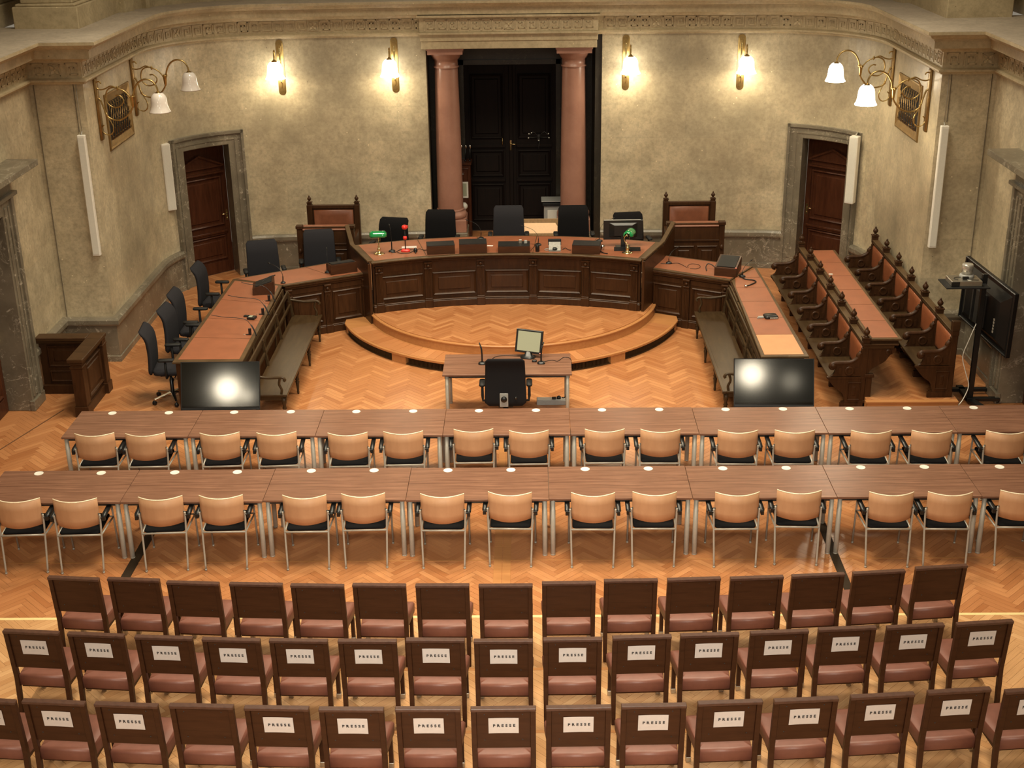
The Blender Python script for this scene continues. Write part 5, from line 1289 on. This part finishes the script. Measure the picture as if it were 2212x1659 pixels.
mb = MB(); mb.lathe([(0, .38), (.035, .385), (.052, .41), (.045, .44), (.02, .455), (0, .458)], seg=14); mb.cbox((.03, -.02, .43), (.05, .05, .03)); mb.build('head', 'red', t)
cable('tangled black cable around the red stand light', [(-2.0, 21.42, ZB+.006), (-1.93, 21.44, ZB+.006), (-1.88, 21.56, ZB+.006), (-1.80, 21.60, ZB+.006), (-1.68, 21.52, ZB+.02), (-1.62, 21.46, ZB+.03), (-1.70, 21.38, ZB+.008), (-1.82, 21.37, ZB+.006), (-1.90, 21.42, ZB+.006)], .006)
cable('black lead running from the red light to the wooden boxes', [(-1.60, 21.44, ZB+.02), (-1.54, 21.50, ZB+.04), (-1.46, 21.54, ZB+.006), (-1.38, 21.58, ZB+.006)], .006)
t = thing('earpiece', 'small black earpiece beside the red light base', 'earpiece', (-1.60, 21.46, ZB))
mb = MB(); mb.lathe([(.03, 0), (.036, .02), (.03, .05), (.012, .07), (0, .075)], seg=12); mb.build('body', 'plastic', t)
mb = MB(); mb.tube([(.0, -.02, .02), (.01, -.10, .012)], .012, 6); mb.build('plug', 'plastic', t)
def flat(name, label, cat_, x, y, z, w, d, rz=0, mat='paper', h=.004):
    m = MB(); m.box(-w/2, w/2, -d/2, d/2, 0, h); o = m.build(name, mat); o.location = (x, y, z); o.rotation_euler = (0, 0, rz); return tag(o, label, cat_)
flat('paper_slip', 'white paper slip behind the red stand light', 'paper', -1.73, 21.74, ZB, .25, .11, .1)
flat('paper_slip', 'small white card right of the second wooden box', 'paper', -.36, 21.78, ZB, .10, .06, -.1)
def file_box(label, x, y, w, d, h, rz, z=ZB, slope=0, tablet=None, grp='dark wooden boxes on the judges bench'):
    t = thing('screen_box', label, 'wooden box', (x, y, z), rz, grp)
    # open-backed wooden housing: front and sides, lid sloping away
    mb = MB(); mb.box(-w/2, w/2, 0, .014, 0, h); mb.build('front_board', 'presse_wood', t, bevel=.002)
    for sg in (-1, 1):
        x0, x1 = sorted((sg*w/2, sg*(w/2-.014))); mb = MB(); mb.poly([(x0, .014, 0), (x0, d, 0), (x0, d, h-slope), (x0, .014, h)], (x1-x0, 0, 0)); mb.build('side_board', 'presse_wood', t)
    mb = MB(); mb.poly([(-w/2, 0, h), (-w/2, d, h-slope), (-w/2, d, h-slope+.012), (-w/2, 0, h+.012)], (w, 0, 0)); mb.build('lid', 'plastic_matte' if tablet is None else 'presse_wood', t)
    if tablet:
        mb = MB(); a = math.atan2(-slope, d); M = Matrix.Translation((0, d*.5, h-slope*.5+.012)) @ Matrix.Rotation(a, 4, 'X'); mb.box(-w/2+.03, w/2-.03, -d/2+.03, d/2-.04, 0, .012, M); mb.build('inset_display', 'plastic_matte', t)
    return t
file_box('dark wooden box on the bench, leftmost of the four', -1.16, 21.30, .46, .26, .145, .13)
file_box('dark wooden box on the bench, second from the left with black lid', -.63, 21.34, .46, .30, .155, .06)
file_box('low dark wooden box at the centre of the bench', .05, 21.35, .53, .28, .11, 0)
file_box('dark wooden box on the bench, rightmost beside the monitor', 1.24, 21.23, .46, .28, .145, -.13)
goose_mic('thin bent microphone behind the second wooden box', -.53, 22.22, ZB, .30, (-.22, .10), .004)
goose_mic('thin bent microphone right of the grey centre chair', .455, 21.80, ZB, .30, (-.25, .12), .004)
goose_mic('thin bent microphone left of the black monitor', 1.50, 22.0, ZB, .36, (.22, .12), .004)
t = thing('box_clock', 'small silver double-dial clock lying on the low wooden box', 'clock', (.19, 21.47, ZB+.124))
mb = MB(); mb.cbox((-.035, 0, .035), (.055, .03, .07)); mb.build('body', 'steel', t, bevel=.006)
mb = MB(); mb.cbox((.055, .0, .03), (.05, .03, .055)); mb.build('button_block', 'grey_plastic', t, bevel=.006)
t = thing('black_canister', 'short black canister in front of the bent microphone', 'canister', (.44, 21.42, ZB))
mb = MB(); mb.lathe([(.035, 0), (.036, .10), (.034, .105)], seg=16); mb.build('body', 'plastic', t)
mb = MB(); mb.lathe([(.034, .105), (.036, .11), (.030, .12), (0, .122)], seg=16); mb.build('lid', 'plastic_matte', t)
t = thing('tablet_holder', 'silver tablet holder with black puck and cables on the bench', 'holder', (.73, 21.44, ZB))
mb = MB(); mb.poly([(-.10, 0, 0), (-.10, .02, 0), (-.10, .16, .12), (-.10, .14, .13)], (.20, 0, 0)); mb.box(-.10, .10, -.04, .01, 0, .008); mb.build('plate', 'silver_dull', t, bevel=.002)
mb = MB(); mb.box(-.11, .11, .13, .18, .06, .16); mb.build('back_bar', 'plastic_matte', t, bevel=.005)
mb = MB(); mb.lathe([(.04, 0), (.045, .012), (.03, .03), (0, .032)], (.0, .03, .02), 14, None); mb.build('puck', 'plastic', t)
cable('pale grey lead curling out of the silver tablet holder', [(.74, 21.46, ZB+.045), (.68, 21.44, ZB+.03), (.60, 21.46, ZB+.006), (.56, 21.50, ZB+.006), (.60, 21.56, ZB+.006), (.68, 21.52, ZB+.02)], .005, 'grey_plastic')
cable('black lead running between the tablet holder and the right box', [(.86, 21.50, ZB+.006), (.91, 21.54, ZB+.02), (.96, 21.48, ZB+.006), (1.0, 21.46, ZB+.006)], .006)
cable('thin dark loop of cable left of the black canister', [(.30, 21.72, ZB+.05), (.24, 21.8, ZB+.006), (.32, 21.86, ZB+.006), (.40, 21.80, ZB+.006), (.36, 21.6, ZB+.006), (.33, 21.45, ZB+.006)], .003)
t = thing('table_bell', 'round silver call button right of the rightmost wooden box', 'bell', (1.53, 21.50, ZB))
mb = MB(); mb.lathe([(.03, 0), (.03, .03), (.038, .05), (.03, .075), (.01, .085), (0, .086)], seg=14); mb.build('dome', 'chrome', t)
mb = MB(); mb.tube([(-.03, .0, .03), (-.05, -.04, .02), (-.04, -.08, .006)], .008, 6); mb.build('lead', 'plastic', t)
cable('black cord and plug in front of the silver call button', [(1.50, 21.42, ZB+.008), (1.49, 21.32, ZB+.02), (1.54, 21.26, ZB+.01), (1.60, 21.22, ZB+.012)], .009)
t = thing('computer_monitor', 'wide black computer monitor seen from behind on the bench', 'monitor', (1.88, 21.62, ZB), .02)
mb = MB(); mb.box(-.33, .33, .02, .05, .13, .46); mb.loft([[(-.24, .02, .17), (.24, .02, .17), (.24, .02, .42), (-.24, .02, .42)], [(-.15, -.02, .2), (.15, -.02, .2), (.15, -.02, .38), (-.15, -.02, .38)]], smooth=False); mb.build('casing', 'plastic', t, bevel=.004)
mb = MB(); mb.box(-.31, .31, .05, .052, .15, .44); mb.build('display', 'screen', t)
mb = MB(); mb.box(-.32, .29, .018, .048, .46, .466); mb.build('top_edge', 'grey_plastic', t)
mb = MB(); mb.box(-.04, .04, -.015, .01, .01, .25); mb.box(-.12, .12, -.10, .10, 0, .012); mb.build('stand', 'plastic', t, bevel=.003)
t = thing('keyboard', 'black keyboard lying behind the right green lamp', 'keyboard', (1.94, 21.46, ZB), -.05)
mb = MB(); mb.poly([(-.22, -.07, 0), (-.22, .07, 0), (-.22, .07, .03), (-.22, -.07, .015)], (.44, 0, 0)); mb.build('tray', 'plastic_matte', t, bevel=.002)
mb = MB()
for i in range(14):
    for j in range(4): mb.cbox((-.2+.031*i, -.048+.031*j, .021+.0034*j), (.026, .026, .012))
o = mb.build('keys', 'plastic', t); o['kind'] = 'stuff'

# ============================================================ THINGS ON THE LOWER DESKS (z = .953)
ZL = .954
t = file_box('wooden tablet stand standing on the left slanting desk', -2.78, 21.22, .46, .26, .16, .45, ZL, .03, True, None)
goose_mic('slim microphone beside the tablet stand on the left slanting desk', -3.06, 21.28, ZL, .36, (-.02, .14), .005)
t = file_box('wedge-shaped wooden tablet stand at the left desk corner', -3.78, 20.30, .34, .34, .20, pi/2+.15, ZL, .10, True, None)
cable('black pen-like lead on the corner tablet stand', [(-3.98, 20.28, ZL+.16), (-3.88, 20.42, ZL+.20), (-3.80, 20.52, ZL+.20)], .010)
goose_mic('bent microphone at the left corner of desk and wing', -3.72, 20.72, ZL, .30, (-.20, .10), .006, .04)
def clip_mic(label, x, y, dx, dz, L):
    t = thing('clamp_microphone', label, 'microphone', (x, y, ZL), 0, 'clamped microphones along the left wing desk')
    mb = MB(); mb.box(-.02, .02, -.015, .015, 0, .10); mb.box(-.06, .02, -.012, .012, 0, .012); mb.build('clamp', 'plastic', t, bevel=.003)
    mb = MB(); mb.lathe([(0, -.0), (.012, 0), (.012, .01), (0, .012)], (-.09, 0, 0), 8); mb.build('screw_foot', 'chrome', t)
    pts = cat([(.10, -.04, .0), (.06, -.02, .10), (.02, 0, .16), (-.08, .02, .24), (-L*.7, .03, dz*.9), (-L, .04, dz)]); n_ = len(pts)
    mb = MB(); mb.tube(pts, [.011 if i < n_*.38 else .0045 for i in range(n_)], 8); mb.build('neck', 'plastic', t)
clip_mic('clamped microphone on the left wing, furthest by the wedge stand', -3.78, 19.80, 0, .30, .42)
clip_mic('clamped microphone on the left wing, middle beside the phone', -3.76, 19.16, 0, .30, .52)
clip_mic('clamped microphone on the left wing, nearest to the camera', -3.78, 18.25, 0, .30, .55)
t = thing('radio_handset', 'dark handset with small display at the middle of the left wing', 'handset', (-3.90, 18.98, ZL), -.2)
mb = MB(); mb.box(-.05, .07, -.07, .05, 0, .035); mb.build('body', 'plastic', t, bevel=.006)
mb = MB(); mb.box(-.035, .02, -.04, .03, .035, .037); mb.build('display', 'screen_pale', t)
mb = MB(); mb.box(-.15, -.05, .04, .10, 0, .02); mb.build('cable_end', 'plastic_matte', t, bevel=.004)
goose_mic('thin desk microphone on the right slanting desk', 2.66, 21.62, ZL, .22, (.16, .2), .0045, .05)
cable('thin cable from the desk microphone to the loop', [(2.52, 21.60, ZL+.005), (2.66, 21.58, ZL+.005), (2.80, 21.62, ZL+.005), (2.88, 21.50, ZL+.005), (2.93, 21.36, ZL+.005)], .004)
cable('round loop of thin cable on the right slanting desk', [(2.95, 21.33, ZL+.012), (2.96, 21.46, ZL+.006), (3.03, 21.56, ZL+.006), (3.14, 21.52, ZL+.006), (3.16, 21.38, ZL+.006), (3.08, 21.28, ZL+.006), (2.98, 21.30, ZL+.006)], .004)
cable('short black hook of cable left of the tablet box', [(3.24, 21.16, ZL+.006), (3.23, 21.22, ZL+.05), (3.27, 21.28, ZL+.09), (3.33, 21.26, ZL+.08), (3.38, 21.2, ZL+.05)], .009)
t = file_box('dark wooden tablet box with sloping screen at the right desk corner', 3.50, 20.86, .36, .50, .13, -.32, ZL, -.08, True, None)
mb = MB(); mb.lathe([(0, 0), (.012, 0), (0, .01)], (0, 0, 0), 8, Matrix.Translation((.17, .02, .15))); mb.build('indicator', 'led_red', t)
goose_mic('small microphone with round base beside the right tablet box', 3.78, 20.84, ZL, .20, (.16, .22), .006, .05)
cable('thick black gooseneck lying bent on the right wing desk', [(3.74, 20.80, ZL+.03), (3.80, 20.68, ZL+.012), (3.92, 20.62, ZL+.012), (3.95, 20.52, ZL+.012), (3.86, 20.40, ZL+.012), (3.76, 20.30, ZL+.014)], .011)
mb = MB(); mb.lathe([(0, 0), (.022, .006), (.026, .03), (.015, .05), (0, .052)], (0, 0, 0), 12, Matrix.Rotation(pi/2, 4, 'X')); o = mb.build('microphone_capsule', 'chrome'); o.location = (3.75, 20.30, ZL+.02); tag(o, 'chrome capsule at the end of the bent gooseneck', 'microphone')
t = thing('power_adapter', 'black adapter box with white lettering-free sockets on the right wing desk', 'adapter', (3.90, 18.82, ZL), .12)
mb = MB(); mb.loft([rrect(.20, .17, .03, 0, 0), rrect(.20, .17, .03, 0, .03), rrect(.17, .14, .03, 0, .045)]); mb.build('body', 'plastic', t)
mb = MB()
for k in range(4): mb.cbox((-.02+.03*k, -.087, .018), (.018, .006, .018))
mb.build('sockets', 'white', t)
mb = MB(); mb.cbox((-.15, .0, .012), (.08, .05, .02)); mb.lathe([(0, 0), (.012, 0), (.012, .012), (0, .014)], (-.20, -.02, 0), 8); mb.build('plug', 'grey_plastic', t)
t['label'] = 'black adapter box with four sockets on the right wing desk'
flat('paper_label', 'tiny white label on the stall desk behind the third seat', 'label', 5.16, 20.60, 1.054, .06, .04, 0, 'white', .01)

# ============================================================ THINGS IN THE PORTAL (floor z = .34)
t = thing('wardrobe_chest', 'tall narrow dark cabinet behind the left pink column', 'cabinet', (-1.12, 25.45, .342))
mb = MB(); mb.box(-.30, .29, 0, .40, 0, 1.46); mb.build('body', 'door_wood', t, bevel=.006)
mb = MB(); mb.box(-.32, .31, -.02, .40, 1.46, 1.50); mb.build('top', 'door_wood', t, bevel=.005)
mb = MB(); panel(mb, -.26, .25, .05, 1.40, 0, None, .03, .012); mb.build('door', 'door_wood', t)
mb = MB(); mb.cbox((.13, -.012, 1.29), (.055, .012, .018)); mb.build('name_tag', 'grey_plastic', t, bevel=.002)
t = thing('wall_display', 'small white-framed display hanging on the dark cabinet', 'display', (-1.03, 25.42, 1.16))
mb = MB(); mb.box(-.14, .15, -.0, .012, .0, .32); mb.build('frame', 'white', t, bevel=.008)
mb = MB(); mb.box(-.11, .12, -.004, .001, .045, .29); mb.build('display', 'screen_pale', t)
mb = MB(); bm_ = mb.lathe([(0, -.075), (.04, -.065), (.068, -.032), (.075, 0), (.068, .032), (.04, .065), (0, .075)], seg=20); o = mb.build('white_globe', 'white'); o.location = (-.97, 25.34, 1.02); tag(o, 'white globe beside the left column, low before the cabinet', 'globe')
for k in range(4):
    t = thing('clip_microphone', 'silver-headed microphone, %s of four standing on the dark cabinet' % ['leftmost', 'second', 'third', 'rightmost'][k], 'microphone', (-1.10+.085*k, 25.62, 1.842))
    mb = MB(); mb.lathe([(.02, 0), (.02, .02), (.008, .03)], seg=8); mb.tube([(0, 0, .02), (.01, 0, .26)], .012, 6); mb.build('handle', 'plastic', t)
    mb = MB(); mb.lathe([(0, .24), (.022, .26), (.026, .29), (.018, .32), (0, .325)], (.012, 0, 0), 10); mb.build('head', 'chrome', t)
t = thing('paper_shredder', 'grey cabinet-like shredder behind the right pink column', 'shredder', (.86, 25.35, .342))
mb = MB(); mb.box(-.27, .25, 0, .40, 0, .66); mb.build('bin', 'grey_plastic', t, bevel=.01)
mb = MB(); mb.box(-.20, .18, -.006, 0, .05, .58); mb.build('door', 'white', t, bevel=.003)
mb = MB(); mb.box(-.30, .28, -.03, .42, .66, .72); mb.build('head', 'plastic_matte', t, bevel=.01)
mb = MB(); mb.box(-.32, .25, -.0, .38, .74, .755, Matrix.Rotation(0, 4, 'X')); mb.build('lid', 'grey_plastic', t, bevel=.004)
t = thing('document_box', 'open tan tray with pale folders between the two right chairs', 'tray', (.50, 23.75, .342))
mb = MB(); mb.box(-.36, .36, 0, .45, .0, .50); mb.build('stand', 'tray_wood', t)
mb = MB(); mb.box(-.36, .36, .42, .45, .50, .72); mb.box(-.36, -.34, 0, .45, .5, .66); mb.box(.34, .36, 0, .45, .5, .66); mb.box(-.36, .36, 0, .02, .5, .56); mb.build('tray', 'tray_wood', t, bevel=.003)
for k in range(4):
    mb = MB(); M = Matrix.Translation((0, .06+.07*k, .50)) @ Matrix.Rotation(-.6, 4, 'X'); mb.box(-.325, .325-.01*k, 0, .006, 0, .19, M); mb.build('folder', 'manila', t)
t = thing('coat_rack', 'black coat hooks with white tips on the right door leaf', 'coat rack', (.50, 25.97, 2.20))
mb = MB(); mb.box(-.02, .02, -.01, .01, -.05, .08); mb.tube(cat([(-.20, -.04, .03), (-.1, -.05, .03), (0, -.02, .03), (.1, -.05, .03), (.20, -.04, .03)]), .004, 6)
for sg in (-1, 1): mb.tube(cat([(0, -.02, 0), (sg*.05, -.06, .10), (sg*.12, -.06, .14), (sg*.17, -.08, .09), (sg*.2, -.09, .11)]), .004, 6)
mb.tube(cat([(0, -.02, 0), (.01, -.06, -.06), (.0, -.08, -.14), (.0, -.05, -.20)]), .005, 6); mb.build('hooks', 'dark_grey', t)
for (x, z) in ((-.20, .03), (.20, .03), (-.19, .11), (.19, .11), (0, -.02), (-.14, .13)):
    mb = MB(); mb.lathe([(0, -.014), (.012, -.008), (.014, 0), (.012, .008), (0, .014)], (x, -.09, z), 8); mb.build('knob', 'white', t)
# dark strip of the picture frame ledge over the cornice centre
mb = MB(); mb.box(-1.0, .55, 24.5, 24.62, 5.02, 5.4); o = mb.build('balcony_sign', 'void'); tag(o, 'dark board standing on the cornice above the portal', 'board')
